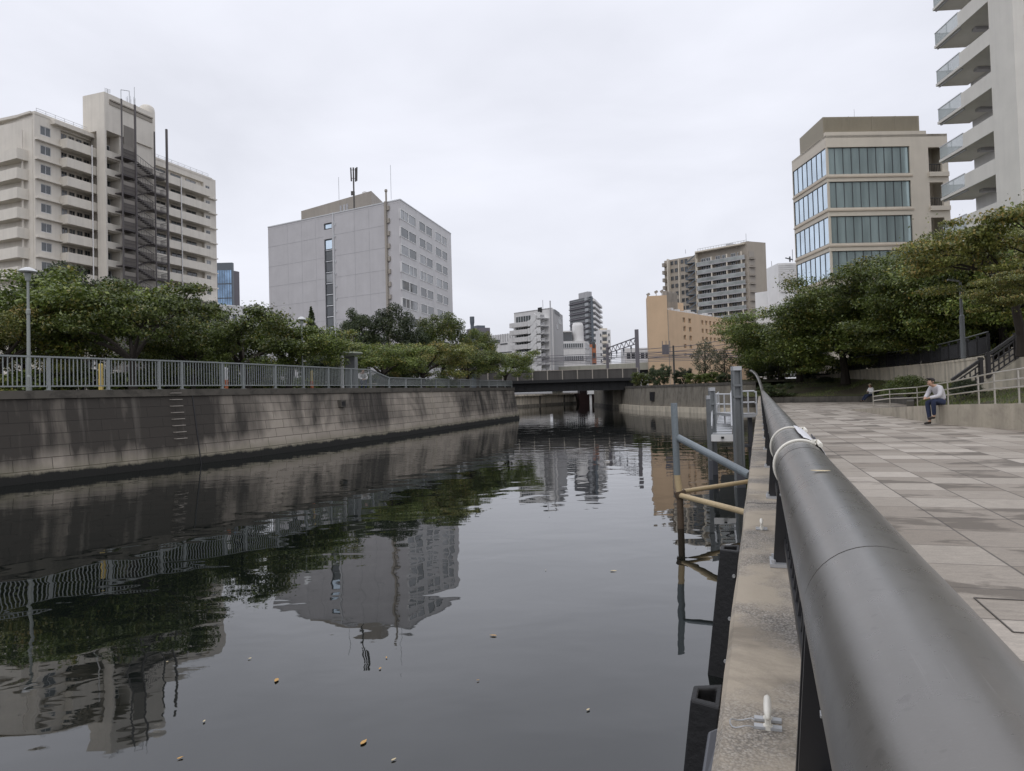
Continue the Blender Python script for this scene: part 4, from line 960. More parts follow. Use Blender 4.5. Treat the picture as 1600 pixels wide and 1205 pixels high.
for px, py, Y, lab in ((335, 540, 40, 'dark shrub under the evergreen right of the apartment block'), (425, 545, 42, 'dark shrub between the two cherry trees left of the office block'), (500, 548, 46, 'dark shrub left of the round roofed kiosk'), (640, 556, 54, 'dark shrub under the yellowish promenade cherry tree'), (270, 540, 36, 'dark shrub behind the forked cherry tree')):
    shrub('sh', px, py, Y, 1.72, .8, lab, px)
# low planting along the promenade bed, seen through the railing
k = 0; rb = random.Random(9); s = 2
while s < 62:
    p, d = poly_at(LW, s) if s < Ltot - 1 else (None, None)
    if p is None: break
    q = offset([p, p + d], 4.6 + rb.uniform(0, 1.2))[0]
    cr, tr = V['lo' if rb.random() < .75 else 'bd']; o = empty('shrub', (q.x, q.y, 1.72), 'low shrub in the planted bed behind the left railing', 'shrub', 'low shrubs behind the left railing')
    o.rotation_euler.z = rb.uniform(0, 6); kk = rb.uniform(.9, 1.35); o.scale = (kk * 1.25, kk * 1.25, kk); link('crown', cr, None, o); link('stem', tr, None, o); s += rb.uniform(1.7, 2.3)

# ------------------------------------------------------------------ left promenade furniture
def lamp(px, pytop, Y, label, z0=1.72, k=1.0, base=None):
    p = at(px, pytop, Y); H = p.z - z0; o = empty('street_lamp', (p.x, p.y, z0), label, 'street lamp'); c = (p.x, p.y, z0); m = MB()
    m.lathe(c, [(.11 * k, 0), (.11 * k, .5), (.075 * k, .55), (.065 * k, H * .62), (.085 * k, H * .63), (.085 * k, H * .66), (.055 * k, H * .67), (.05 * k, H - .25)], 12); m.build('pole', MAT['lamp'], o)
    m = MB(); m.lathe(c, [(.10 * k, H - .42), (.14 * k, H - .18), (.10 * k, H - .14)], 14); m.build('lamp_body', MAT['lamp'], o)
    m = MB(); m.lathe(c, [(.30 * k, H - .16), (.37 * k, H - .13), (.26 * k, H - .05), (.10 * k, H)], 20); m.build('lamp_shade', MAT['lamphead'], o); return o
lamp(43.5, 418, 22.0, 'tall lamp with flat white shade behind the railing at the left edge', k=.72)
lamp(471, 495, 33, 'slender lamp with white shade in front of the grey office block', k=.55)
lamp(714.5, 545, 49.5, 'distant small lamp rising among the cherry trees near the left wall bend', k=.6)
p = at(1500, 436, 31.5); o = empty('street_lamp', (p.x, p.y, TZ - .1), 'tall dark lamp post in front of the shaded cherry trees on the right', 'street lamp'); m = MB()
Hh = p.z - TZ + .1; m.lathe(p - Vector((0, 0, Hh)), [(.10, 0), (.10, 1.9), (.065, 1.95), (.05, Hh - .15)], 12); m.build('pole', MAT['pile'], o); m = MB(); m.bar(p + Vector((-.05, 0, -.1)), p + Vector((-.55, 0, -.02)), .12, .06); m.build('lamp_head', MAT['pile'], o)
def marker(px, pyt, pyb, Y, cols, label):
    a = at(px, pyt, Y); b = at(px, pyb, Y); o = empty('marker_post', (a.x, a.y, 1.72), label, 'bollard'); h = a.z - 1.72; m = MB()
    m.lathe((a.x, a.y, 1.72), [(.075, 0), (.075, h * .45)], 14); m.build('post_foot', MAT[cols[1]], o)
    m = MB(); m.lathe((a.x, a.y, 1.72), [(.068, h * .45), (.068, h * .95), (.04, h)], 14); m.build('post_top', MAT[cols[0]], o)
marker(157.5, 568, 600, 23.4, ('yellow', 'yellow'), 'yellow bollard behind the left railing near the wide cherry tree')
marker(353, 574, 606, 28.2, ('whiteclean', 'redorange'), 'white bollard with orange foot behind the left railing left of the office')
marker(487, 579, 606, 33.4, ('yellow', 'redorange'), 'orange and cream bollard behind the railing below the conifer')
# round roofed kiosk
p = at(540, 551, 37); o = empty('kiosk', (p.x, p.y, 1.72), 'small shelter with a round flat roof on one white column', 'shelter'); H = p.z - 1.72; r = 26 / F * 37
m = MB(); m.lathe((p.x, p.y, 1.72), [(r * .25, H - .20), (r * .93, H - .10), (r, H - .075), (r, H - .01), (r * .9, H)], 32); m.build('roof', MAT['kiosk'], o)
q = at(534, 560, 36.4); m = MB(); m.lathe((q.x, q.y, 1.72), [(.10, 0), (.10, H - .18)], 14); m.build('column', MAT['white'], o)
q = at(545, 570, 37.8); m = MB(); m.box(q.x - .15, q.x + .35, 37.6, 38.4, 1.72, 1.72 + H - .18); m.build('back_wall', MAT['kioskw'], o)
# ------------------------------------------------------------------ buildings
GZ = 1.7
def bld(name, label, p, cat='building'): return empty(name, (p[0], p[1], GZ), label, cat)
def XY(px, Y, py=600): q = at(px, py, Y); return (q.x, q.y)
def block(parent, name, mat, F1, u0, u1, z0, z1, n0, n1):
    m = MB(); F1.box(m, u0, u1, z0, z1, n0, n1); return m.build(name, mat, parent)

# --- left apartment block
A0, A1 = XY(58, 95), XY(337, 127, 300)
fa = Face(A0, A1); L = fa.L
ap = bld('apartment_block', 'cream apartment block with balconies and a brown steel fire escape on the left', A0)
zt = fa.z(70, 181); fl = 2.66; W0 = fa.z(75, 237)
core0, core1 = fa.u(165, 300, 3.2), fa.u(240, 300, 3.2)
ztR = zt
aL = Face(XY(-190, 112), A0)              # left flank
# mass behind the facade
m = MB(); fa.box(m, 0, L, GZ, zt - .9, -11, -.45); m.build('rear_wall', MAT['apt'], ap)
wu = [fa.u(66), fa.u(82.5)]
holes = []
floors = [W0 + fl * (1 - k) for k in range(0, 13)]
floors = [z for z in floors if z > GZ + 1]
wr = [fa.u(324.5), fa.u(331)]
b0, b1 = fa.u(96), fa.u(160, 400, 1.4)
c0, c1 = core1 + .4, fa.u(322.5)
wins = []
for z in floors:
    wins += [(wu[0], wu[1], z - .62, z + .62), (wr[0], wr[1], z - .62, z + .62)]
    holes += [(b0 + .2, b1 - .1, z - 1.35, z + 1.0), (c0 - .5, c1 - .15, z - 1.35, z + 1.0)]
m = MB(); fa.wall(m, 0, L, GZ, zt, holes + wins, .44); m.build('front_wall', MAT['apt'], ap)
rw_ = random.Random(5)
for w in wins: fa.window(ap, *w, MAT['alufr'], MAT[rw_.choice(['g_mid', 'g_dark', 'g_mid', 'g_pale'])], depth=.10, mull=1, fw=.07)
for (u0, u1, mt) in ((b0, b1 + .3, 0), (c0 - .6, c1, 1)):
    for z in floors:
        nw = 4; 
        for k in range(nw):
            a = u0 + .5 + (u1 - u0 - 1) * k / nw; fa.window(ap, a, a + (u1 - u0) / nw * .62, z - 1.3, z + .72, MAT['taupe'], MAT[rw_.choice(['g_dark', 'g_dark', 'g_mid', 'g_pale'])], n=-.40, depth=.0, mull=1, fw=.05, name='balcony_door')
for z in floors:
    for (u0, u1, lw) in ((b0, b1, 1), (c0 - .2, c1, 0)):
        m = MB(); fa.box(m, u0, u1, z - 1.72, z - 1.54, .002, 1.25); fa.box(m, u0, u1, z - 1.72, z - .40, 1.25, 1.40); fa.box(m, u0, u0 + .15, z - 1.54, z - .40, .002, 1.25); fa.box(m, u1 - .15, u1, z - 1.54, z - .40, .002, 1.25)
        m.build('balcony', MAT['apt_bal'], ap)
    m = MB(); fa.box(m, .0, b0 - .01, z - 1.60, z - 1.42, .002, .5); m.build('window_ledge', MAT['apt'], ap); m = MB(); fa.box(m, c1 + .01, L - .2, z - 1.60, z - 1.42, .002, .5); m.build('window_ledge', MAT['apt'], ap)
m = MB(); fa.box(m, fa.u(82), b1, zt - .9, zt - .35, .002, .9); m.build('roof_canopy', MAT['apt'], ap)
for px in (145.5, 284.5):
    u = fa.u(px, 400, 1.45); m = MB(); m.tube([fa.P(u, GZ, 1.5), fa.P(u, W0 + fl - .2, 1.5)], .09, 8); m.build('drain_pipe', MAT['white'], ap)
# roof edge: parapet, rails and right roof step
m = MB(); fa.box(m, 0, L - .9, zt - .25, zt + .12, -11, .06); m.build('roof_parapet', MAT['apt'], ap)
m = MB()
for k in range(24):
    u = .5 + (L - 2) * k / 23; m.tube([fa.P(u, zt + .12, -.3), fa.P(u, zt + .75, -.3)], .03, 5)
m.tube([fa.P(.5, zt + .75, -.3), fa.P(L - 1.5, zt + .75, -.3)], .03, 5); m.tube([fa.P(.5, zt + .45, -.3), fa.P(L - 1.5, zt + .45, -.3)], .025, 5); m.build('roof_railing', MAT['galv'], ap)
# left flank with balconies
lh = aL.L; m = MB(); zr = aL.z(0, 209)
aL.wall(m, 0, lh, GZ, zt, [], .2); m.build('side_wall', MAT['apt'], ap)
m = MB(); aL.box(m, 0, lh - .4, zt - .2, zt + .10, -.6, .35); m.build('side_eave', MAT['apt'], ap)
ub1 = aL.u(31, 450, 1.4); ub0 = ub1 - 8.5
for z in floors[1:]:
    z2 = z + .15
    m = MB(); aL.box(m, ub0, ub1, z2 - 1.9, z2 - 1.7, .002, 1.5); aL.box(m, ub0 + 2.6, ub1, z2 - 1.9, z2 - .45, 1.5, 1.65); aL.box(m, ub1 - .15, ub1, z2 - 1.7, z2 - .45, .002, 1.5); m.build('balcony', MAT['apt_bal'], ap)
    m = MB()
    for k in range(16): u = ub0 + 2.6 * k / 16; aL.box(m, u, u + .05, z2 - 1.7, z2 - .5, 1.55, 1.6)
    aL.box(m, ub0, ub0 + 2.6, z2 - .55, z2 - .46, 1.54, 1.62); m.build('balcony_railing', MAT['steel_brown'], ap)
    aL.window(ap, ub0 + .8, ub1 - 1.0, z2 - 1.6, z2 + .5, MAT['alufr'], MAT['g_dark'], n=.06, depth=.02, mull=3, fw=.07, name='balcony_door')
m = MB(); aL.box(m, ub1 - .5, ub1 - .32, GZ, zt - 2.4, .6, .78); m.build('column', MAT['apt'], ap)
# stair core tower
cn = 3.2; zc = fa.z(165, 144, cn); zo = fa.z(165, 203, cn)
m = MB(); fa.box(m, core0, core1, zo, zc, -1.0, cn)
u_s = fa.u(190, 300, cn)
fa.box(m, core0, core0 + (fa.u(167.5, 300, cn) - core0), GZ, zo, cn - 1.6, cn)
fa.box(m, u_s, core1, GZ, zo, .0, cn - .3)
m.build('stair_tower', MAT['apt'], ap)
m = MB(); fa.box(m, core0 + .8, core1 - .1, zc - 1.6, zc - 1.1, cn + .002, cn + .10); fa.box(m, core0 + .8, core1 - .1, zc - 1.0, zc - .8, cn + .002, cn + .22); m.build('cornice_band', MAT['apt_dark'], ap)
uc = fa.u(167.5, 300, cn)
for z in floors:
    m = MB(); fa.box(m, uc + .002, u_s - .002, z - 1.75, z - .75, cn - .5, cn - .12); fa.box(m, core0 + .3, u_s - .002, z - 1.9, z - 1.7, .3, cn - .5); m.build('landing_parapet', MAT['apt_bal'], ap)
    fa.window(ap, uc + .5, u_s - .2, z - .7, z + .75, MAT['alufr'], MAT['g_mid'], n=1.2, depth=0, mull=2, fw=.08)
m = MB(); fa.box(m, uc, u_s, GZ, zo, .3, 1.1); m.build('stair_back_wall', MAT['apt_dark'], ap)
ut = fa.u(236, 300, 2.2); m = MB(); q = fa.P(ut, GZ, 1.6)
zz = fa.z(236, 165, 2.2) - GZ; m.lathe(q, [(1.15, 0), (1.15, zz - 1.0), (1.05, zz - .4), (.7, zz - .08), (.2, zz)], 20); m.build('flue', MAT['apt'], ap, smooth=True)
m = MB(); u = fa.u(168, 140, 2); m.tube([fa.P(u, zc, 2), fa.P(u, zc + 1.2, 2)], .04, 5)
for k in range(4): m.bar(fa.P(u - .5, zc + .7 + k * .15, 2), fa.P(u + .5, zc + .8 + k * .15, 2), .04)
m.build('aerial', MAT['galv'], ap)
m = MB()
for px, h in ((189, 1.6), (202, 2.0)): u = fa.u(px, 150, 2.8); m.tube([fa.P(u, zc - .3, 2.8), fa.P(u, zc + h, 2.8)], .05, 6)
ua, ub = fa.u(189, 150, 2.8), fa.u(202, 150, 2.8); m.tube([fa.P(ua, zc + 1.6, 2.8), fa.P(ub, zc + 2.0, 2.8)], .05, 6)
u = fa.u(210, 150, 2.8); m.tube([fa.P(u, zc - 1, 2.8), fa.P(u, zc + 3, 2.8)], .04, 6)
for k in range(8): a = k * math.pi / 4; m.tube([fa.P(u - .5 + .6 * math.cos(a), zc - .6, 2.6 + .6 * math.sin(a)), fa.P(u - .5 + .6 * math.cos(a), zc + 1.2, 2.6 + .6 * math.sin(a))], .03, 4)
m.build('roof_ladder_cage', MAT['galv'], ap)
# fire escape
fe = MB(); n0, n1 = cn + .05, cn + 1.5
e0, e1, e2, e3 = fa.u(192, 330, n1), fa.u(213, 330, n1), fa.u(243, 330, n1), fa.u(262, 330, n1)
zf = fa.z(262, 203, n1); zf1 = fa.z(213, 165, n1)
for u, z1, w in ((e0, zf1, .17), (e1, zf1, .24), (e2, zf - 1.2, .17), (e3, zf, .28)):
    for n in (n1,): fe.bar(fa.P(u, GZ, n), fa.P(u, z1, n), w, w)
esc = fe.build('fire_escape', MAT['steel_brown'], ap)
m = MB(); fa.box(m, fa.u(195, 330, n0), fa.u(211, 330, n0), GZ, fa.z(205, 200, n0), n0 - .04, n0 - .01); m.build('mesh_screen', MAT['mesh'], esc)
for i, z in enumerate(floors):
    zl = z - 1.45
    m = MB(); fa.box(m, e0, e1, zl - .14, zl, n0, n1); m.build('landing', MAT['steel_brown'], esc); m = MB(); fa.box(m, e2 - .3, e3, zl - 1.35, zl - 1.2, n0, n1); m.build('landing', MAT['steel_brown'], esc)
    for (a, b, zz) in ((e0, e1, zl), (e2 - .3, e3, zl - 1.2)):
        m = MB(); K = 14
        for k in range(K + 1): m.bar(fa.P(a + (b - a) * k / K, zz, n1), fa.P(a + (b - a) * k / K, zz + 1.1, n1), .045, .03)
        for h in (.08, .6, 1.1): m.bar(fa.P(a, zz + h, n1), fa.P(b, zz + h, n1), .05, .05)
        m.build('landing_railing', MAT['steel_brown'], esc)
    m = MB()
    for k in range(8): m.bar(fa.P(e3, zl - 1.2, n0 + (n1 - n0) * k / 8), fa.P(e3, zl - .1, n0 + (n1 - n0) * k / 8), .04, .03)
    m.bar(fa.P(e3, zl - .1, n0), fa.P(e3, zl - .1, n1), .05, .05)
    m.build('landing_railing', MAT['steel_brown'], esc)
    m = MB(); fa.box(m, e0 + .14, e1 - .18, zl + .02, zl + 1.75, n1 - .06, n1 - .035); m.build('mesh_panel', MAT['mesh'], esc)
    m = MB(); fa.box(m, fa.u(214, 330, n0), fa.u(240, 330, n0), zl - 1.3, zl + .25, n0 - .04, n0 - .01); m.build('mesh_panel', MAT['mesh'], esc)
    m = MB(); za, zb = zl, zl - 1.2
    for n in (n1 - .05, n1 - .95, n0 + .9, n0 + .1):
        if n > (n0 + n1) / 2: m.bar(fa.P(e1, za, n), fa.P(e2 - .3, zb, n), .06, .16)
        else: m.bar(fa.P(e1, za - fl, n), fa.P(e2 - .3, zb, n), .06, .16)
    for k in range(1, 8):
        t = k / 8; u = e1 + (e2 - .3 - e1) * t; zz = za + (zb - za) * t; fa.box(m, u - .14, u + .14, zz - .03, zz + .03, n1 - .95, n1 - .05)
        zz = za - fl + (zb - za + fl) * t; fa.box(m, u - .14, u + .14, zz - .03, zz + .03, n0 + .1, n0 + .9)
    for k in range(12):
        t = k / 11; u = e1 + (e2 - .3 - e1) * t; m.bar(fa.P(u, za + (zb - za) * t, n1), fa.P(u, za + (zb - za) * t + 1.0, n1), .04, .03)
    m.bar(fa.P(e1, za + 1.05, n1), fa.P(e2 - .3, zb + 1.05, n1), .06, .05); m.build('flight', MAT['steel_brown'], esc)

# --- blue glass tower and low white building behind the promenade
def simple_tower(name, label, pxs, Y, pytop, mats, depth=8, rows=8, cols=6, dY=0):
    f = Face(XY(pxs[0], Y), XY(pxs[1], Y + dY)); o = bld(name, label, XY(pxs[0], Y)); z1 = f.z(pxs[0] + 2, pytop)
    block(o, 'wall', mats[0], f, 0, f.L, GZ, z1, -depth, -.02)
    return f, o, z1
f, o, z1 = simple_tower('office_tower', 'distant blue glass office tower right of the apartment block', (334, 366), 210, 411, (MAT['bluegrey'],), 1.2)
for k in range(7):
    m = MB(); a = z1 - 2 - (z1 - 4) * (k + 1) / 9; f.window(o, .15, f.L - .15, a, a + (z1 - 4) / 9 - .12, MAT['bluegrey'], MAT['g_blue'], n=.0, depth=-.02, mull=7, fw=.10)
g2 = Face(XY(364.5, 214), XY(377, 217)); block(o, 'side_core', MAT['greystone'], g2, 0, g2.L, GZ, g2.z(370, 424), -1, 0)
m = MB(); g2.box(m, .8, 1.5, g2.z(370, 424), g2.z(370, 421.5), -2, -1); m.build('roof_vent', MAT['greystone'], o)
f = Face(XY(345, 120), XY(440, 128)); o = bld('low_building', 'low white warehouse roofline between the apartment block and the grey office', XY(345, 120)); zz = f.z(350, 474)
block(o, 'wall', MAT['white'], f, 0, f.L, GZ, f.z(405, 482), -10, 0); block(o, 'roof_parapet', MAT['whiteclean'], f, 0, f.L, f.z(405, 482), f.z(405, 480), -10, .06)
m = MB(); u = f.u(403); f.box(m, u - .25, u + .3, f.z(405, 482), f.z(405, 475), -1, -.2); m.build('chimney', MAT['greystone'], o)
for k in range(7): f.window(o, .8 + k * 1.35, 1.7 + k * 1.35, f.z(350, 500), f.z(350, 490), MAT['alufr'], MAT['g_mid'], n=.02, depth=0, mull=0)

# --- grey office block
C = XY(625, 85, 313); OL = XY(418.5, 97, 352); OR = XY(704.5, 104, 366)
fl_, fr_ = Face(OL, C), Face(C, OR)
of = bld('office_block', 'large windowless grey office block with a glazed strip and windows on its right side', C)
ztop = fl_.z(606, 309); ztop = fr_.z(626, 313)
zt_l = ztop
m = MB(); u0, u1 = fl_.u(509), fl_.u(521.5)
ucor = fl_.u(608)
strip = [(u0, u1, GZ, fl_.z(515, 373)), (u0, u1, fl_.z(515, 358), fl_.z(515, 348))]
fl_.wall(m, 0, fl_.L, GZ, ztop, strip, .25)
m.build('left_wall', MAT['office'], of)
rows = []
for (xa, xb, ya, yb) in ((629, 641, (331, 335.5), (341, 346)), (641.5, 653, (336, 341), (347, 352)), (658, 667.5, (349, 353), (359, 363)), (668.5, 678, (354, 358), (365, 369)), (683, 692, (364.5, 368), (373, 377)), (693, 701, (369, 372.5), (378, 382))):
    rows.append((fr_.u(xa), fr_.u(xb), fr_.z((xa + xb) / 2, (ya[0] + ya[1]) / 2), fr_.z((xa + xb) / 2, (yb[0] + yb[1]) / 2)))
step = (fr_.z(633, 334) - fr_.z(636, 470)) / 5.0
holes = []
rz0 = random.Random(1); pal = ['g_pale', 'g_mid', 'g_dark']; pick = [[0, 0, 1, 1, 0, 0], [1, 1, 1, 0, 1, 1], [0, 1, 0, 1, 1, 1], [0, 0, 0, 0, 0, 1], [0, 1, 2, 2, 2, 2], [0, 0, 1, 2, 1, 2], [1, 1, 1, 1, 1, 2], [1, 0, 1, 1, 2, 1]]
zA = fr_.z(635, 333)
for r_ in range(8):
    for k, (a, b, _, _) in enumerate(rows):
        zc_ = zA - r_ * step - .55; holes.append((a, b, zc_ - .62, zc_ + .62, pick[r_][k]))
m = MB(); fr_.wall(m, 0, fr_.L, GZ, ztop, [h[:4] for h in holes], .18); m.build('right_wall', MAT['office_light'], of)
for h in holes: fr_.window(of, h[0], h[1], h[2], h[3], MAT['whiteclean'], MAT[pal[h[4]]], n=.06, depth=.06, mull=1 if h[4] == 0 and rz0.random() < .4 else 0, fw=.075)
for h in strip:
    n = max(1, int((h[3] - h[2]) / 1.35)); 
    for k in range(n):
        a, b = h[2] + (h[3] - h[2]) * k / n, h[2] + (h[3] - h[2]) * (k + 1) / n; fl_.window(of, h[0], h[1], a + .03, b - .03, MAT['darkfr'], MAT[['g_mid', 'g_dark', 'g_mid', 'g_dark', 'g_pale', 'g_dark'][k % 6] if k < n - 1 else 'g_sky'], n=-.1, depth=.05, mull=0, fw=.12)
m = MB()                                  # panel joints of the blank wall
for x in (452, 474, 496, 557, 580): u = fl_.u(x); fl_.box(m, u - .02, u + .02, GZ, ztop - .3, .0, .012)
dz = (ztop - GZ) / 8.5
for k in range(1, 8):
    z = ztop - k * dz; fl_.box(m, 0, u0 - .1, z - .025, z + .025, .0, .014); fl_.box(m, u1 + .2, ucor - .1, z - .025, z + .025, .0, .014)
m.build('panel_joints', MAT['grey'], of)
m = MB(); fl_.box(m, ucor - .14, ucor + .12, GZ, ztop + .1, .02, .3)
m.build('drain_duct', MAT['taupe'], of)
m = MB()
for k in range(16): z = ztop - 1.0 - k * 1.55; fl_.box(m, ucor + .15, ucor + .5, z, z + .55, .03, .18)
m.build('duct_vents', MAT['taupe'], of)
m = MB(); u = fl_.u(524.5); fl_.box(m, u - .07, u + .07, GZ, ztop + .15, .01, .14)
for k in range(14): z = ztop - 1.5 - k * 1.6; fl_.box(m, u + .2, u + .34, z, z + .25, .005, .1)
m.build('rain_pipe', MAT['alufr'], of)
m = MB(); m.prism([OL, C, OR, (OR[0] - 12, OR[1] + 6)], ztop - .3, ztop - .28); m.build('roof', MAT['grey'], of)
m = MB(); fl_.box(m, -.03, fl_.L + .02, ztop - .02, ztop + .12, -.3, .05); fr_.box(m, .06, fr_.L + .02, ztop - .018, ztop + .118, -.3, .05); m.build('parapet_cap', MAT['alufr'], of)
fp = Face(XY(476, 101), XY(587, 92)); zp = fp.z(585, 297); fp2 = Face(XY(587, 92), XY(612, 100))
m = MB(); fp.wall(m, 0, fp.L, ztop - 1, zp, []); fp2.wall(m, 0, fp2.L, ztop - 1, zp, []); m.quad(fp.P(0, zp), fp.P(fp.L, zp), fp2.P(fp2.L, zp), fp.P(0, zp, -6)); m.build('penthouse', MAT['taupe'], of)
m = MB(); 
for x in (535, 540.5, 545): u = fp.u(x); fp.box(m, u, u + .38, fp.z(541, 329), fp.z(541, 319), .0, .06)
m.build('penthouse_louvre', MAT['grey'], of)
def mast(px, y0, y1, Y, r=.05): a, b = at(px, y0, Y), at(px, y1, Y); b.x = a.x + 0; b.y = Y; m = MB(); m.tube([b, (a.x, Y, a.z)], r, 6); return m, a, b
m, a, b = mast(552, 262, 326, 90, .10)
for dx, dy in ((-.28, 0), (.22, .2), (.42, -.1)):
    m.bar((a.x + dx, a.y + dy, a.z - 1.75), (a.x + dx * 1.15, a.y + dy, a.z), .13, .16)
m.bar((a.x - .3, a.y, a.z - .3), (a.x + .45, a.y, a.z - .3), .05); m.bar((a.x - .3, a.y, a.z - 1.4), (a.x + .3, a.y, a.z - 1.4), .05); m.bar((a.x - .35, a.y, a.z - 3.3), (a.x + .1, a.y, a.z - 3.3), .25, .5); m.build('antenna', MAT['weather'], of)
for px, y0, y1 in ((529, 277, 312), (610, 258, 312)): m, a, b = mast(px, y0, y1, 91, .03); m.build('lightning_rod', MAT['galv'], of)
m, a, b = mast(603, 296, 316, 86, .12); m.lathe(a, [(.18, -.3), (.18, -.05), (.1, 0)], 10); m.build('vent_pipe', MAT['taupe'], of)
m = MB()
for x in (484, 488, 565): u = fp.u(x); fp.box(m, u, u + .5, (zp if x > 550 else ztop), (zp if x > 550 else ztop) + .45, .5 if x < 550 else -1.2, 1.1 if x < 550 else -.6)
m.build('roof_units', MAT['white'], of)
an = Face(XY(516, 80), XY(542, 80)); block(of, 'annex', MAT['grey'], an, 0, an.L, GZ, an.z(520, 521), -3, 0)

# --- dark chimney post behind the trees
a = at(737.5, 495, 80); m = MB(); m.lathe((a.x, a.y, GZ), [(.28, 0), (.2, a.z - GZ - 1), (.26, a.z - GZ - .6), (.26, a.z - GZ)], 12); m.thing('chimney', MAT['bluegrey'], 'slim dark chimney rising behind the leafy tree right of the office', 'chimney')

# --- buildings in the middle distance
f = Face(XY(745, 190), XY(768, 192)); o = bld('tower', 'far bluish tower top between trees left of the white stair block', XY(745, 190)); block(o, 'wall', MAT['greystone'], f, 0, f.L, GZ, f.z(752, 512), -6, 0); block(o, 'roof_crown', MAT['bluegrey'], f, 1, f.L - 1, f.z(752, 512), f.z(752, 508), -5, -1)
f = Face(XY(762, 140), XY(806, 134)); o = bld('low_building', 'low pale grey building with ribbed parapet beside the white stair block', XY(765, 140)); zt2 = f.z(780, 523); block(o, 'wall', MAT['white'], f, 0, f.L, GZ, zt2, -9, 0)
m = MB()
for k in range(12): f.box(m, .1 + k * f.L / 12, .2 + k * f.L / 12, zt2 - 1.5, zt2 + .05, .001, .08)
m.build('parapet_ribs', MAT['grey'], o)
for (xa, xb, ya, yb) in ((768, 781, 537, 531), (782, 793, 539, 536), (770, 800, 553, 549)): r = f.rect(xa, ya, xb, yb); f.window(o, *r, MAT['darkfr'], MAT['g_dark'], n=.03, depth=0, mull=2, fw=.1)
block(o, 'roof_hut', MAT['grey'], f, f.u(796), f.u(803), zt2, f.z(800, 508), -4, -1)

f1 = Face(XY(803, 118, 487), XY(861.5, 112, 481)); f2_ = Face(XY(861.5, 112, 481), XY(879, 124, 490)); o = bld('apartment_block', 'white mid-rise block with zigzag outdoor stair and long balconies behind the bridge', XY(803, 118)); z1 = f1.z(860, 481)
block(o, 'front_wall', MAT['white'], f1, 0, f1.L, GZ, z1, -.3, 0); block(o, 'side_wall', MAT['grey'], f2_, 0, f2_.L, GZ, z1, -.3, 0)
m = MB(); m.prism([tuple(f1.P(0, 0).xy), tuple(f1.P(f1.L, 0).xy), tuple(f2_.P(f2_.L, 0).xy)], z1 - .2, z1); m.build('roof', MAT['white'], o)
st = (z1 - f1.z(820, 571)) / 7.3
us0, us1, us2, us3 = .15, f1.u(832), f1.u(846), f1.u(853)
for k in range(8):
    z = z1 - 1.0 - st * (k + .55)
    m = MB(); f1.box(m, us0, us1, z - .95, z - .8, .002, 1.2); f1.box(m, us0, us1, z - .95, z - .2, 1.2, 1.3); m.build('balcony', MAT['white'], o)
    f1.window(o, us0 + .3, us1 - .3, z - .7, z + .95, MAT['alufr'], MAT['g_mid'], n=.04, depth=0, mull=5, fw=.08)
    m = MB(); zz = z + .2
    f1.box(m, us1 + .1, us1 + .7, zz - 1.2, zz - .3, 1.2, 1.3); m.bar(f1.P(us1 + .6, zz - .95, 1.25), f1.P(us2, zz + .45, 1.25), .1, .95); f1.box(m, us2, us2 + .9, zz - .1, zz + .85, 1.2, 1.3); f1.box(m, us2 - .2, us3 + .6, zz - .2, zz - .1, .01, 1.2); m.build('stair_flight', MAT['whiteclean'], o)
    m = MB(); f1.box(m, us2 - .7, us2 + .2, zz + .95, zz + 1.75, .01, .05); f1.box(m, us1 + .15, us1 + .6, zz - .2, zz + .6, .01, .05); m.build('stair_opening', MAT['g_dark'], o)
    m = MB(); f1.box(m, us3 - .4, us3 + .6, zz - .35, zz - .25, .01, 1.0); f1.box(m, us3 - .4, us3 + .6, zz - .35, zz + .35, 1.0, 1.06); m.build('landing', MAT['grey'], o)
    a, b = f2_.L * .12, f2_.L * .92
m = MB(); f2_.box(m, f2_.L * .25, f2_.L * .68, f2_.z(868, 491), f2_.z(868, 484.5), .01, .06); m.build('roof_sign', MAT['darkfr'], o)
for zz, xx in ((f2_.z(872, 515), .4), (f2_.z(872, 505), .6), (f2_.z(872, 505), .75)): f2_.window(o, f2_.L * xx, f2_.L * (xx + .1), zz, zz + 1, MAT['alufr'], MAT['g_pale'], n=.03, depth=0, mull=0)
m = MB(); f2_.box(m, f2_.L * .07, f2_.L * .95, GZ, f2_.z(870, 490), .005, .02); m.build('cladding', MAT['grey'], o)
m = MB()
for px, y in ((859.5, 470), (848, 469)): a = at(px, y, 116); m.tube([(a.x, a.y, z1 - .2), (a.x, a.y, a.z)], .12 if px > 855 else .05, 6)
m.build('roof_mast', MAT['grey'], o)

f1 = Face(XY(878, 138, 550), XY(914, 138, 550)); f2_ = Face(XY(914, 138, 550), XY(921, 144, 550)); o = bld('office_building', 'white office building with ribbon windows and a rounded roof tower', XY(880, 138)); z1 = f1.z(895, 533)
block(o, 'wall', MAT['white'], f1, 0, f1.L, GZ, z1, -8, 0); m = MB(); f2_.box(m, 0, f2_.L, GZ, z1, -.3, 0); m.build('side_wall', MAT['white'], o)
for k in range(5):
    zz = z1 - .4 - k * 2.45; f1.window(o, .1, f1.L - .25, zz - 1.0, zz, MAT['alufr'], MAT['g_dark'], n=.04, depth=0, mull=9, fw=.1); f2_.window(o, .15, f2_.L - .1, zz - 1.0, zz, MAT['alufr'], MAT['g_dark'], n=.04, depth=0, mull=3, fw=.1)
c_ = f1.P((f1.u(895) + f1.u(913)) / 2, z1, -2.2); zz = f1.z(904, 503) - z1; r = (f1.u(913) - f1.u(895)) / 2; m = MB()
m.lathe(c_, [(r, 0), (r, zz - .6), (r * .8, zz)], 24); m.build('roof_tower', MAT['white'], o)
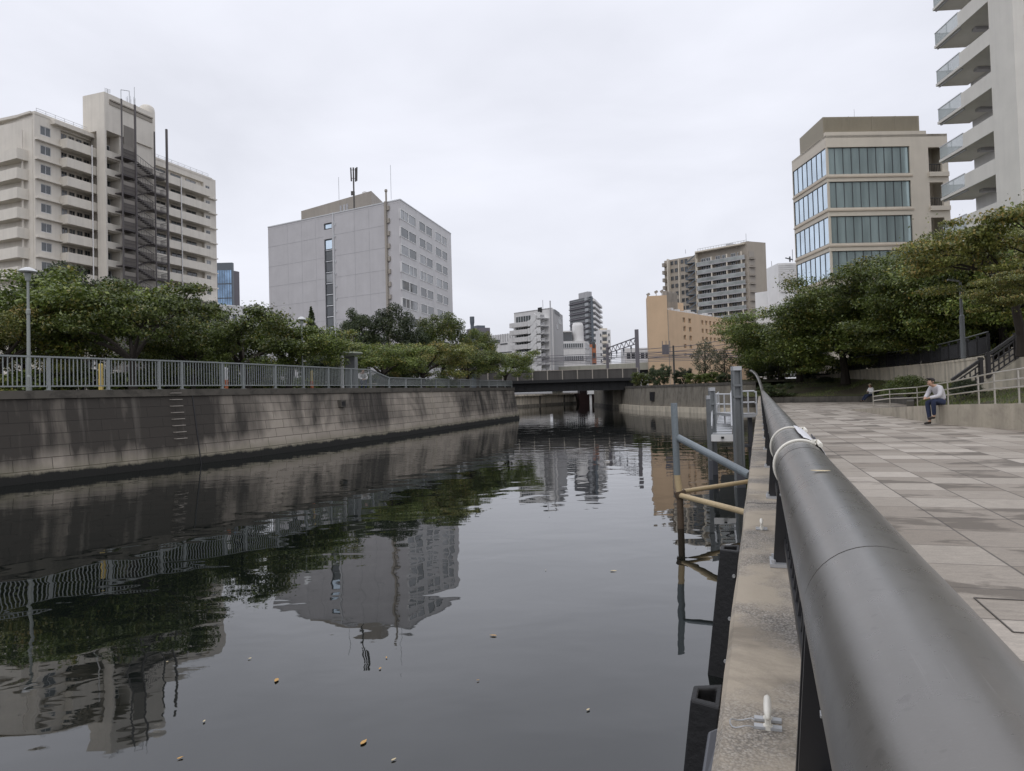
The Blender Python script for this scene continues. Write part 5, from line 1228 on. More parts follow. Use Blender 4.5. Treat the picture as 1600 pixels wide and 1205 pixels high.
block(o, 'terrace_roof', MAT['white'], f1, .0, f1.u(893), f1.z(886, 519), f1.z(886, 517), -5, .1); block(o, 'terrace_recess', MAT['g_dark'], f1, .2, f1.u(893), z1 + .01, f1.z(886, 519), -4, -.8)

f1 = Face(XY(889.5, 262, 467), XY(924.5, 250, 463)); f2_ = Face(XY(924.5, 250, 463), XY(937, 275, 470)); o = bld('residential_tower', 'dark blue grey high-rise tower with white balcony stripes in the distance', XY(925, 250)); z1 = f1.z(925, 463)
block(o, 'front_wall', MAT['bluegrey'], f1, 0, f1.L, GZ, z1, -.4, 0); block(o, 'side_wall', MAT['bluegrey'], f2_, 0, f2_.L, GZ, z1, -.4, 0)
m = MB(); m.prism([tuple(f1.P(0, 0).xy), tuple(f1.P(f1.L, 0).xy), tuple(f2_.P(f2_.L, 0).xy)], z1 - .5, z1); m.build('roof', MAT['bluegrey'], o)
block(o, 'roof_box', MAT['grey'], f1, f1.u(903), f1.u(917), z1 - .3, f1.z(911, 456.5), -2.5, -.6)
n = 17; st = (z1 - GZ) / n
for k in range(n):
    zz = z1 - st * (k + 1) + .3
    m = MB(); f1.box(m, .1, f1.L - .3, zz, zz + .35, .01, .45); m.build('balcony', MAT['greystone'], o)
    m = MB(); f1.box(m, .1, f1.L - .3, zz + .85, zz + .95, .36, .44); m.build('balcony_rail', MAT['grey'], o)
    f1.window(o, .4, f1.L * .74, zz + .55, zz + 1.7, MAT['greystone'], MAT['g_mid'], n=.05, depth=0, mull=6, fw=.12)
    m = MB(); f1.box(m, f1.L * .78, f1.L * .91, zz + .4, zz + 1.5, .05, .95); m.build('bay', MAT['g_pale'], o)
    m = MB(); f2_.box(m, .3, f2_.L - .2, zz, zz + .8, .01, 1.0); m.build('side_balcony', MAT['white'], o)
f = Face(XY(919, 150), XY(933, 150)); o = bld('orange_building', 'small orange and grey building at the foot of the dark high-rise', XY(919, 150)); block(o, 'wall', MAT['orange'], f, 0, f.L, GZ, f.z(926, 538), -5, 0); block(o, 'grey_bay', MAT['grey'], f, 0, f.L * .5, GZ, f.z(926, 543), .01, .5)
for k in range(4): f.window(o, f.L * .6, f.L * .92, GZ + 2 + k * 2.2, GZ + 3.2 + k * 2.2, MAT['darkfr'], MAT['g_mid'], n=.04, depth=0, mull=0)
f = Face(XY(938.5, 240), XY(956.5, 240.3)); o = bld('residential_tower', 'slim cream high-rise standing right of the dark tower', XY(939, 240)); z1 = f.z(945, 515.5); block(o, 'wall', MAT['white'], f, 0, f.L, GZ, z1, -6, 0)
for k in range(11):
    zz = z1 - 2.2 - k * 2.2
    m = MB(); f.box(m, f.L * .25, f.L * .68, zz - .2, zz + .5, .01, .8); m.build('balcony', MAT['cream'], o); f.window(o, f.L * .28, f.L * .66, zz + .6, zz + 1.6, MAT['darkfr'], MAT['g_dark'], n=.04, depth=0, mull=2)
    for a in (.08, .8): f.window(o, f.L * a, f.L * (a + .1), zz, zz + .9, MAT['darkfr'], MAT['g_dark'], n=.04, depth=0, mull=0, fw=.1)
block(o, 'roof_crown', MAT['cream'], f, f.L * .2, f.L * .75, z1, z1 + .6, -4, -.5)
f = Face(XY(978, 160), XY(1014, 160)); o = bld('low_building', 'low grey building with rooftop units left of the beige hotel behind the catenary', XY(978, 160)); block(o, 'wall', MAT['white'], f, 0, f.L, GZ, f.z(990, 544), -6, 0)
for k in range(5): f.window(o, .4 + k * 1.05, 1.2 + k * 1.05, f.z(990, 560), f.z(990, 552), MAT['darkfr'], MAT['g_dark'], n=.03, depth=0, mull=1)

# --- railway bridge, gantry, viaduct
br = empty('railway_bridge', (8, 84, 1.3), 'dark steel girder railway bridge with weathered parapet across the canal', 'bridge')
fb = Face((-7, 84.6), (14.9, 83.6)); zt3 = fb.z(900, 578.5); zb3 = fb.z(900, 592.5); zg = fb.z(884, 610.5)
m = MB(); fb.box(m, 0, fb.L, zb3, zt3, -.25, -.05); m.build('parapet', MAT['weather'], br)
m = MB()
for k in range(13): u = .6 + k * fb.L / 12.4; fb.box(m, u - .06, u + .06, zb3 - .3, zt3 + .02, -.05, .12)
fb.box(m, 0, fb.L, zt3, zt3 + .08, -.3, .02); m.build('parapet_posts', MAT['taupe'], br)
m = MB(); fb.box(m, 0, fb.L, zb3 - .35, zb3, -12, .25); m.build('deck', MAT['girder'], br)
m = MB()
for n in (-.4, -5.5, -11.2): fb.box(m, 0, fb.L, zg, zb3 - .35, n - .15, n); fb.box(m, 0, fb.L, zg - .08, zg, n - .4, n + .25)
for k in range(22): u = .5 + k * 1.0; fb.box(m, u, u + .06, zg, zb3 - .35, -.4, -.22)
m.build('girder', MAT['girder'], br)
ab = empty('bridge_pier', (14, 90, WATER), 'dark stained concrete pier under the right end of the railway bridge', 'bridge pier'); m = MB(); m.box(12.15, 17, 86, 106, WATER - .5, zg - .09); m.build('pier_body', MAT['farwall'], ab); m = MB(); m.box(12.05, 17, 85.9, 106.1, WATER - .5, -.5); m.build('footing', MAT['darkquay'], ab)
m = MB(); m.box(14.3, 14.75, 83.7, 84.3, WATER - .5, zb3 - .36); m.box(15.4, 15.7, 83.7, 84.3, WATER - .5, zb3 - .36); m.build('bearing_columns', MAT['farwall'], ab)
ab = empty('bridge_pier', (-4, 90, WATER), 'left abutment of the railway bridge hidden behind the wall corner', 'bridge pier'); m = MB(); m.box(-9, -1.6, 85.5, 97, WATER - .5, zg - .09); m.build('pier_body', MAT['darkquay'], ab); m = MB(); m.box(-9, -1.5, 85.4, 97.1, WATER - .5, -.5); m.build('footing', MAT['darkquay'], ab)
gt = empty('catenary_gantry', (13, 88, 3), 'steel lattice gantry with overhead wires above the railway bridge', 'gantry')
pa1, pb1 = at(994.5, 515, 87), at(948.5, 538, 99)
m = MB(); m.bar((pa1.x, 87, 1.5), (pa1.x, 87, pa1.z), .42, .42); m.build('mast', MAT['greystone'], gt); m = MB(); m.bar((pb1.x, 99, zb3), (pb1.x, 99, pb1.z), .36, .36); m.build('mast', MAT['greystone'], gt)
ta, tb = at(993, 528, 87), at(949, 544, 99); m = MB(); dz = Vector((0, 0, -.75))
m.bar(ta, tb, .12); m.bar(ta + dz, tb + dz, .10)
for k in range(13): m.bar(ta.lerp(tb, k / 13) + (dz if k % 2 else Vector()), ta.lerp(tb, (k + 1) / 13) + (Vector() if k % 2 else dz), .07)
m.build('lattice_beam', MAT['greystone'], gt)
m = MB()
for t in (.15, .4, .65, .85): q = ta.lerp(tb, t) + dz; m.bar(q, q + Vector((0, 0, -1.0)), .08); m.bar(q + Vector((-.5, 0, -.9)), q + Vector((.5, 0, -.9)), .07); m.tube([q + Vector((0, 0, -.1)), q + Vector((0, 0, -.45))], .11, 6)
m.build('insulators', MAT['bluegrey'], gt)
for t in (.12, .4, .68, .9):
    q = ta.lerp(tb, t) + dz + Vector((0, 0, -.9)); m = MB()
    for s_, dzz in ((-60, 0), (60, 0)):
        m.tube([q, q + Vector((s_ * .5, -s_ * .02, -.35)), q + Vector((s_, -s_ * .04, 0))], .035, 4); m.tube([q + Vector((0, 0, -.5)), q + Vector((s_, -s_ * .04, -.5))], .03, 4)
    m.build('wire', MAT['greystone'], gt)
gt2 = empty('catenary_mast', (21, 87, 2), 'brown catenary mast with a boxed transformer in front of the beige hotel', 'gantry'); a = at(1052, 540, 87); m = MB(); m.bar((a.x, 87, 1.6), (a.x, 87, a.z), .18); m.build('mast', MAT['weather'], gt2)
a2 = at(1040, 540, 87.5); m = MB(); m.box(a2.x - .35, a2.x + .35, 87.3, 88, a2.z - 1.1, a2.z + .1); [m.bar((a2.x + dx, 87.2, a2.z - .9), (a2.x + dx, 87.2, a2.z + .55), .07) for dx in (-.45, 0, .45)]; m.build('transformer', MAT['greystone'], gt2)
m = MB(); q1, q2 = at(996, 547, 87), at(1160, 527, 92)
for h in (0, -.55, -1.1): m.tube([q1 + Vector((0, 0, h)), q1.lerp(q2, .5) + Vector((0, 0, h - .25)), q2 + Vector((0, 0, h))], .04, 4)
m.build('feeder_wires', MAT['greystone'], gt2)
vi = empty('viaduct', (8, 112, 5), 'pale green grey elevated road viaduct running behind the railway bridge', 'viaduct'); fv = Face(XY(815, 122), XY(1022, 108)); zv = fv.z(1000, 567); zv1 = fv.z(1000, 578)
m = MB(); fv.box(m, 0, fv.L, zv1, zv, -7, 0); m.build('deck', MAT['viaduct'], vi); m = MB(); fv.box(m, 0, fv.L, zv1 - .55, zv1, -6.5, -.5); m.build('girder', MAT['girder'], vi)
m = MB(); fv.box(m, 0, fv.L, zv + .002, zv + .1, -.3, -.1); m.build('barrier_rail', MAT['white'], vi)
for x in (852, 1008): u = fv.u(x); m = MB(); fv.box(m, u - .6, u + .6, .5, zv1 - .55, -4, -2.5); m.build('pier', MAT['viaduct'], vi)

# --- beige hotel
h1 = Face(XY(1011, 101.4, 463), XY(1042, 101, 470)); h2 = Face(XY(1042, 101, 470), XY(1176, 126, 505)); ho = bld('hotel', 'beige hotel with small paired windows and a taller blank end block', XY(1043, 101)); zh = h1.z(1028, 462); zh2 = h2.z(1046, 484.5)
m = MB(); h1.box(m, 0, h1.L, GZ, zh, -4, 0); m.build('end_block', MAT['beige'], ho)
hs = []
for (x0, x1, y0, y1) in ((1067, 1070.5, 496.5, 504), (1076, 1079.5, 498, 505), (1068, 1071.5, 510, 517.5), (1077, 1080.5, 511.5, 518.5), (1068.5, 1072, 524, 531), (1077.5, 1081, 525, 532), (1069, 1072.5, 538, 544), (1078, 1081.5, 539, 545), (1069.5, 1073, 552, 557), (1078.5, 1082, 553, 558)): r = h2.rect(x0, y1, x1, y0); hs.append(r)
for i in range(9):
    for (ya, yb, xa, dx, s_) in ((500.8, 507.3, 1096, 6.15, .72), (513.8, 520.3, 1096.5, 6.2, .60), (526.5, 532.5, 1097, 6.2, .5)):
        x = xa + dx * i; hs.append(h2.rect(x, yb + s_ * i, x + 2.9, ya + s_ * i))
m = MB(); h2.wall(m, 0, h2.L, GZ, zh2, hs, .35); m.build('long_wall', MAT['beige'], ho)
for r in hs: h2.window(ho, *r, MAT['cream'], MAT['g_mid'], depth=.30, mull=1, fw=.07)
m = MB(); m.prism([tuple(h2.P(.1, 0, -.1).xy), tuple(h2.P(h2.L, 0, -.1).xy), (28, 126)], zh2 - .5, zh2 - .4); m.build('roof', MAT['grey'], ho)
m = MB(); m.tube([h2.P(.05, GZ, .06), h2.P(.05, zh2, .06)], .05, 5); m.build('rain_pipe', MAT['tan'], ho)
pent = Face(XY(1043, 106), XY(1072, 109)); block(ho, 'roof_block', MAT['beige'], pent, 0, pent.L, zh2 - .5, pent.z(1050, 472), -3, 0)
m = MB()
for k in range(9): u = .3 + k * .32; pent.box(m, u, u + .16, zh2 - .3, pent.z(1055, 456 + (k % 3)), -.6 - .02, .1)
m.build('louvre_screen', MAT['taupe'], ho)
m = MB(); rz = random.Random(2)
for k in range(16): u = h2.u(1046 + k * 5.5); h2.box(m, u, u + rz.uniform(.3, .8), zh2 - .4, zh2 + rz.uniform(.25, .7) * (1 if k < 14 else .4), -1.6, -.8)
m.build('rooftop_units', MAT['white'], ho)
m = MB()
for px, t in ((1014.5, 458), (1027, 454), (1036, 453)): a = h1.P(h1.u(px), zh, -.6); zq = h1.z(px, t, -.6); m.tube([a, (a.x, a.y, zq)], .05, 5); m.bar((a.x - .2, a.y, zq - .3), (a.x + .2, a.y, zq - .1), .25, .35)
m.build('roof_aerials', MAT['taupe'], ho)

# --- tan apartment tower behind the hotel
t1 = Face(XY(1037.5, 156, 402), XY(1091, 150, 396)); t2 = Face(XY(1091, 150, 396), XY(1168, 142, 395)); t3 = Face(XY(1168, 141, 395), XY(1196, 143, 378)); ta_ = bld('apartment_tower', 'tan apartment tower with rows of pale balconies behind the beige hotel', XY(1091, 150))
z1, z2, z3 = t1.z(1085, 399.5), t2.z(1100, 394.5), t3.z(1180, 378)
block(ta_, 'left_wing', MAT['tan'], t1, 0, t1.L, GZ, z1, -3, 0); block(ta_, 'centre_wall', MAT['tan'], t2, 0, t2.L, GZ, z2, -3, 0); block(ta_, 'right_wing', MAT['tan'], t3, 0, t3.L, GZ, z3, -8, 0)
m = MB(); uu = t1.u(1064); t1.box(m, uu - .1, uu + .1, GZ, z1, 0, .25); uu = t1.u(1049); t1.box(m, uu - .1, uu + .1, GZ, z1 + .1, 0, .9); m.build('pilaster', MAT['cream'], ta_)
m = MB(); uu = t2.u(1094); t2.box(m, .0, uu, GZ, z2 + .3, .01, 1.2); m.build('core_column', MAT['cream'], ta_)
stp = (t2.z(1130, 408) - t2.z(1132, 484)) / 6
for k in range(9):
    zf_ = t2.z(1130, 408) - stp * k
    m = MB(); t2.box(m, t2.u(1096), t2.L - .1, zf_ - .55, zf_ - .35, .01, 1.2); t2.box(m, t2.u(1096), t2.L - .1, zf_ - .35, zf_ + .35, 1.12, 1.2); m.build('balcony', MAT['grey'], ta_)
    m = MB(); t2.box(m, t2.u(1097), t2.L - .2, zf_ - .34, zf_ + .25, 1.2, 1.22); m.build('balcony_glass', MAT['g_mid2'], ta_)
    m = MB()
    for x in (1096, 1119, 1143, 1166): m = MB(); u = t2.u(x); t2.box(m, u - .12, u + .12, zf_ + .35, zf_ + stp - .55, .9, 1.18); m.build('balcony_fin', MAT['cream'], ta_)
    for x in (1099, 1107, 1122, 1132, 1146, 1156): t2.window(ta_, t2.u(x), t2.u(x + 7), zf_ - .2, zf_ + 1.25, MAT['alufr'], MAT['g_mid'], n=.06, depth=0, mull=1, fw=.09)
    m = MB(); u = t3.u(1172); t3.box(m, .25, t3.u(1182), zf_ - .6, zf_ - .45, .01, .5); t3.box(m, .25, t3.u(1182), zf_ - .2, zf_ + 1.0, .01, .06); m.build('side_panel', MAT['taupe'], ta_)
    zl = t1.z(1055, 411) - stp * k
    for x in (1051, 1057.5, 1067, 1073): t1.window(ta_, t1.u(x), t1.u(x + 4), zl - .35, zl + .45, MAT['darkfr'], MAT['g_dark'], n=.05, depth=0, mull=0, fw=.1)
    m = MB(); t1.box(m, .05, t1.u(1044), zl - .6, zl + .2, .01, 1.0); m.build('corner_balcony', MAT['taupe'], ta_)
    m = MB(); a = t1.u(1078); b = t1.L - .1; t1.box(m, a, b, zl - .9, zl - .75, .01, 1.2); t1.box(m, a, b, zl - .4, zl - .33, 1.1, 1.2); m.bar(t1.P(a, zl - .8, 1.15), t1.P(b, zl + .7, 1.15), .08, .25); m.build('stair_flight', MAT['bluegrey'], ta_)
m = MB(); t2.box(m, 0, t2.L, z2 - .02, z2 + .25, -.4, 1.3); m.build('roof_slab', MAT['cream'], ta_)
m = MB()
for k in range(18): u = t2.L * k / 18; m.tube([t2.P(u, z2 + .2, .2), t2.P(u, z2 + .9, .2)], .04, 4)
m.tube([t2.P(0, z2 + .9, .2), t2.P(t2.L, z2 + .9, .2)], .04, 4); t2.box(m, t2.L * .5, t2.L * .62, z2, z2 + 1.2, -3, -1.5); t2.box(m, t2.L * .8, t2.L * .95, z2, z2 + 1.0, -3, -1.5)
for px, y in ((1165.5, 365), (1071, 390)): a = at(px, y, 148); m.tube([(a.x, a.y, z1), a], .05, 4)
m.build('roof_fittings', MAT['galv'], ta_)

# --- pale buildings between the tower and the glass office
f = Face(XY(1185, 120), XY(1221, 117)); o = bld('white_building', 'small white building with rooftop plant left of the glass fronted office', XY(1187, 120)); z1 = f.z(1200, 455); block(o, 'wall', MAT['whiteclean'], f, 0, f.L, GZ, z1, -5, 0); block(o, 'roof_tank', MAT['white'], f, f.u(1201), f.u(1213), z1, f.z(1207, 441), -3, -1)
for k in range(3): f.window(o, f.L * .55, f.L * .66, z1 - 2.2 - k * 1.8, z1 - 1.1 - k * 1.8, MAT['alufr'], MAT['g_dark'], n=.03, depth=0, mull=0)
m = MB(); a = at(1205.5, 408, 118); m.tube([(a.x, a.y, z1), a], .05, 5)
for k in range(5): f.box(m, f.L * (.5 + .08 * k), f.L * (.55 + .08 * k), z1, z1 + .5 + .3 * (k % 3), -.8, -.3)
m.build('roof_fittings', MAT['grey'], o)
f = Face(XY(1222.5, 112), XY(1262, 112)); o = bld('white_building', 'white louvred building with an aerial just left of the glass fronted office corner', XY(1222, 112)); z1 = f.z(1230, 411); block(o, 'wall', MAT['whiteclean'], f, 0, f.L, GZ, z1, -5, 0); m = MB()
for k in range(12): f.box(m, .05, f.L - .05, z1 - .4 - k * .33, z1 - .25 - k * .33, .01, .08)
f.box(m, .3, f.L, z1 - 4.6, z1 - 4.3, .01, .2); m.build('louvres', MAT['white'], o)
m = MB(); a = at(1234, 401, 111); m.tube([(a.x, a.y, z1), a], .12, 6); m.bar((a.x - .7, a.y, a.z - .2), (a.x + .4, a.y, a.z - .5), .15); a = at(1238, 390, 111); m.tube([(a.x, a.y, z1), a], .04, 5); m.build('aerial', MAT['darkfr'], o)

# --- glass fronted office
C = XY(1289.5, 75, 212); gl = Face(XY(1237, 83.5, 250), C); gr_ = Face(C, XY(1479.5, 75.5, 208)); go = bld('office_building', 'cream office building with wide glass bands and a tan roof screen', C)
z1 = gr_.z(1292, 211.5)
bands_r = [(228.8, 271.5), (282.5, 324), (336.5, 379.5), (391.0, 433)]
zs = []
for a, b in bands_r: zs.append((gr_.z(1296, b + 1), gr_.z(1296, a + 1.5)))
d_ = zs[0][0] - zs[1][0]; zs += [(zs[3][0] - d_, zs[3][1] - d_), (zs[3][0] - 2 * d_, zs[3][1] - 2 * d_)]
ug1 = gr_.u(1424, 300)
rh = [(.12, ug1, a, b) for a, b in zs]; lh_ = [(.10, gl.L - .10, a, b) for a, b in zs]
lg_ = []
ux0, ux1 = gr_.u(1453, 300), gr_.u(1474, 300)
for (ya, yb) in ((230, 269), (285, 322), (340, 376), (394, 430)): lg_.append((ux0, ux1, gr_.z(1463, yb), gr_.z(1463, ya)))
m = MB(); gr_.wall(m, 0, gr_.L, GZ, z1, rh + lg_, .35); m.build('front_wall', MAT['cream'], go)
m = MB(); gl.wall(m, 0, gl.L, GZ, z1, lh_, .3); m.build('side_wall', MAT['cream'], go)
for h in rh:
    w = gr_.window(go, *h, MAT['darkfr'], MAT['g_green'], depth=.22, mull=9, fw=.055, name='window_band')
for h in lh_: gl.window(go, *h, MAT['darkfr'], MAT['g_sky'], depth=.10, mull=6, fw=.06, name='window_band')
m = MB()
for a, b in zs: gr_.box(m, .0, ug1 + .2, a - .38, a - .22, .002, .10); gl.box(m, 0, gl.L, a - .38, a - .22, .002, .10)
m.build('sill_band', MAT['sill'], go)
m = MB(); gr_.box(m, ux0 - 3, gr_.L - .05, GZ, z1 - .31, -9, -2.25); gr_.box(m, gr_.L - .32, gr_.L - .02, GZ, z1 - .31, -2.24, -.02); gr_.box(m, ux0 - 3, ux0 - 2.8, GZ, z1 - .31, -2.24, -.4); m.build('rear_block', MAT['cream'], go)
for h in lg_:
    m = MB(); gr_.box(m, h[0], h[1], h[2], h[3], -2.2, -2.0); gr_.box(m, h[0] - .1, h[1] + .6, h[2] - .5, h[2] - .02, .002, .25); m.build('loggia', MAT['cream'], go)
    m = MB()
    for k in range(8): u = h[0] + (h[1] - h[0]) * (k + .5) / 8; gr_.box(m, u - .02, u + .02, h[2], h[2] + .9, -.3, -.26)
    gr_.box(m, h[0], h[1], h[2] + .9, h[2] + .96, -.31, -.25); m.build('loggia_railing', MAT['black'], go)
    gr_.window(go, h[0] + .2, h[1] - .5, h[2] + .1, h[3] - .5, MAT['darkfr'], MAT['g_dark'], n=-1.95, depth=0, mull=0)
m = MB(); m.prism([tuple(gl.P(0, 0).xy), tuple(gl.P(gl.L, 0).xy), tuple(gr_.P(gr_.L, 0).xy), tuple(gr_.P(gr_.L, 0, -9).xy), tuple(gl.P(0, 0, -9).xy)], z1 - .3, z1 - .02); m.build('roof', MAT['cream'], go)
m = MB(); ue_ = gr_.u(1447, 205); gr_.box(m, .02, ue_, z1, z1 + .35, -.4, -.02); m.build('roof_parapet', MAT['cream'], go)
sA, sB = Face(tuple(gl.P(gl.L * .18, 0, -.35).xy), tuple(gr_.P(.05, 0, -.5).xy)), Face(tuple(gr_.P(.05, 0, -.5).xy), tuple(gr_.P(gr_.u(1436, 190, -.5), 0, -.5).xy)); zs_ = sB.z(1292, 183)
m = MB(); sA.box(m, 0, sA.L, z1 - .1, zs_, -.15, 0); sB.box(m, .01, sB.L, z1 - .1, zs_, -.15, 0); m.build('roof_screen', MAT['screen'], go)
m = MB()
for k in range(70): u = .1 + k * (sB.L - .2) / 70; sB.box(m, u, u + .05, z1 + .4, zs_ - .1, .001, .04)
for x in (1326, 1363, 1399): u = sB.u(x, 200); sB.box(m, u - .04, u + .04, z1, zs_, .04, .07)
m.build('screen_slats', MAT['screen'], go)
m = MB(); a = sB.P(sB.u(1335, 185), zs_, 0); m.tube([a, a + Vector((0, 0, .8))], .02, 4); m.build('roof_rod', MAT['galv'], go)

# --- balcony tower at the right edge
bt = bld('apartment_tower', 'tall white apartment tower with glass fronted balconies at the right edge', (38.5, 55))
fx = Face(XY(1466, 62.4, 195), XY(1588, 52.0, 150))   # faces the canal
zf0 = fx.z(1466, 195)
fh_ = (fx.z(1463, 136) - zf0)
us_ = fx.u(1502, 150); uc0, uc1 = fx.u(1552, 130), fx.u(1581, 120)
nfl = [k for k in range(-6, 6)]
m = MB(); fx.box(m, .4, uc1, GZ, zf0 + 7 * fh_, -14, -2.7); m.build('recess_wall', MAT['white'], bt)
m = MB(); fx.box(m, uc0, uc1, GZ, zf0 + 7 * fh_, -2.7, 0); m.build('corner_column', MAT['tower'], bt)
for k in nfl:
    z = zf0 + k * fh_
    m = MB(); fx.box(m, 0, uc0 - .01, z, z + .22, -2.69, .06); fx.box(m, us_, uc0 - .01, z + .22, z + 1.25, -.18, .04); m.build('balcony', MAT['tower'], bt)
    m = MB(); fx.box(m, .06, us_ - .02, z + .3, z + 1.3, -.03, -.005); fx.box(m, .05, .075, z + .3, z + 1.3, -2.2, -.06); m.build('balcony_glass', MAT['g_bal'], bt)
    m = MB(); fx.box(m, .03, us_ - .02, z + 1.3, z + 1.37, -.06, .02)
    for u in (.05, us_ * .5, us_ - .05): fx.box(m, u - .03, u + .03, z + .22, z + 1.3, -.07, -.035)
    fx.box(m, .03, .1, z + 1.3, z + 1.365, -2.3, -.061); m.build('balcony_rail', MAT['alufr'], bt)
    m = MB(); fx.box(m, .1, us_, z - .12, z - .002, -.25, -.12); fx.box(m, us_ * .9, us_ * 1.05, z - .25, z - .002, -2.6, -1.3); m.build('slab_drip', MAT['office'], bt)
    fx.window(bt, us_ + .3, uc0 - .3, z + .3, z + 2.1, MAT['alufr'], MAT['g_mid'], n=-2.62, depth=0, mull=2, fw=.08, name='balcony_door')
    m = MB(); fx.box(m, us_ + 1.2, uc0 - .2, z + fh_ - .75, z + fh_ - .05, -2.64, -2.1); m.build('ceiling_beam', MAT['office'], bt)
pc_ = XY(1588, 52.0, 150); fy = Face(pc_, (pc_[0] + 12.5, 52.4)); uq = fy.u(1579, 120)
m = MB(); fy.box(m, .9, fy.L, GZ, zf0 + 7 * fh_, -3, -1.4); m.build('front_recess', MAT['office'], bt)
m = MB(); fy.box(m, .02, .88, GZ, zf0 + 7 * fh_, -2.5, .0); m.build('corner_pier', MAT['tower'], bt)
for k in nfl:
    z = zf0 + k * fh_ - .25
    m = MB(); fy.box(m, .9, fy.L, z, z + .2, -1.39, .1); m.build('front_balcony', MAT['office'], bt)
    m = MB(); fy.box(m, .9, fy.L, z + .2, z + 1.15, -.05, .08); m.build('front_panel', MAT['beige'], bt)
    fy.window(bt, 1.4, 3.6, z + .3, z + 2.0, MAT['darkfr'], MAT['g_dark'], n=-1.38, depth=0, mull=1)
# ------------------------------------------------------------------ people
def skin(name, nodes, edges, mat, parent, T, sub=2):
    keys = list(nodes); me = bpy.data.meshes.new(name); me.from_pydata([T(Vector(nodes[k][0])) for k in keys], [(keys.index(a), keys.index(b)) for a, b in edges], [])
    o = bpy.data.objects.new(name, me); COL.objects.link(o)
    md = o.modifiers.new('skin', 'SKIN'); md.use_smooth_shade = True
    for i, k in enumerate(keys):
        r = nodes[k][1]; r = r if isinstance(r, tuple) else (r, r); me.skin_vertices[0].data[i].radius = r
    me.skin_vertices[0].data[0].use_root = True
    s = o.modifiers.new('sub', 'SUBSURF'); s.levels = sub; s.render_levels = sub
    dg = bpy.context.evaluated_depsgraph_get(); em = bpy.data.meshes.new_from_object(o.evaluated_get(dg)); bpy.data.objects.remove(o)
    em.materials.clear(); em.materials.append(mat); em.shade_smooth()
    return link(name, em, None, parent)
def chain(ed, *ks): ed += list(zip(ks[:-1], ks[1:]))
def ball(m, c, rx, ry, rz, n=14):
    c = Vector(c); vs = []; fs = []; k = n // 2
    for i in range(1, k):
        z = math.cos(math.pi * i / k); q = math.sin(math.pi * i / k)
        vs += [c + Vector((rx * q * math.cos(2 * math.pi * j / n), ry * q * math.sin(2 * math.pi * j / n), rz * z)) for j in range(n)]
    t = len(vs); vs += [c + Vector((0, 0, rz)), c - Vector((0, 0, rz))]
    for i in range(k - 2):
        for j in range(n): j2 = (j + 1) % n; fs.append((i * n + j, (i + 1) * n + j, (i + 1) * n + j2, i * n + j2))
    for j in range(n): j2 = (j + 1) % n; fs += [(t, j, j2), (t + 1, (k - 2) * n + j2, (k - 2) * n + j)]
    m.add(vs, fs)
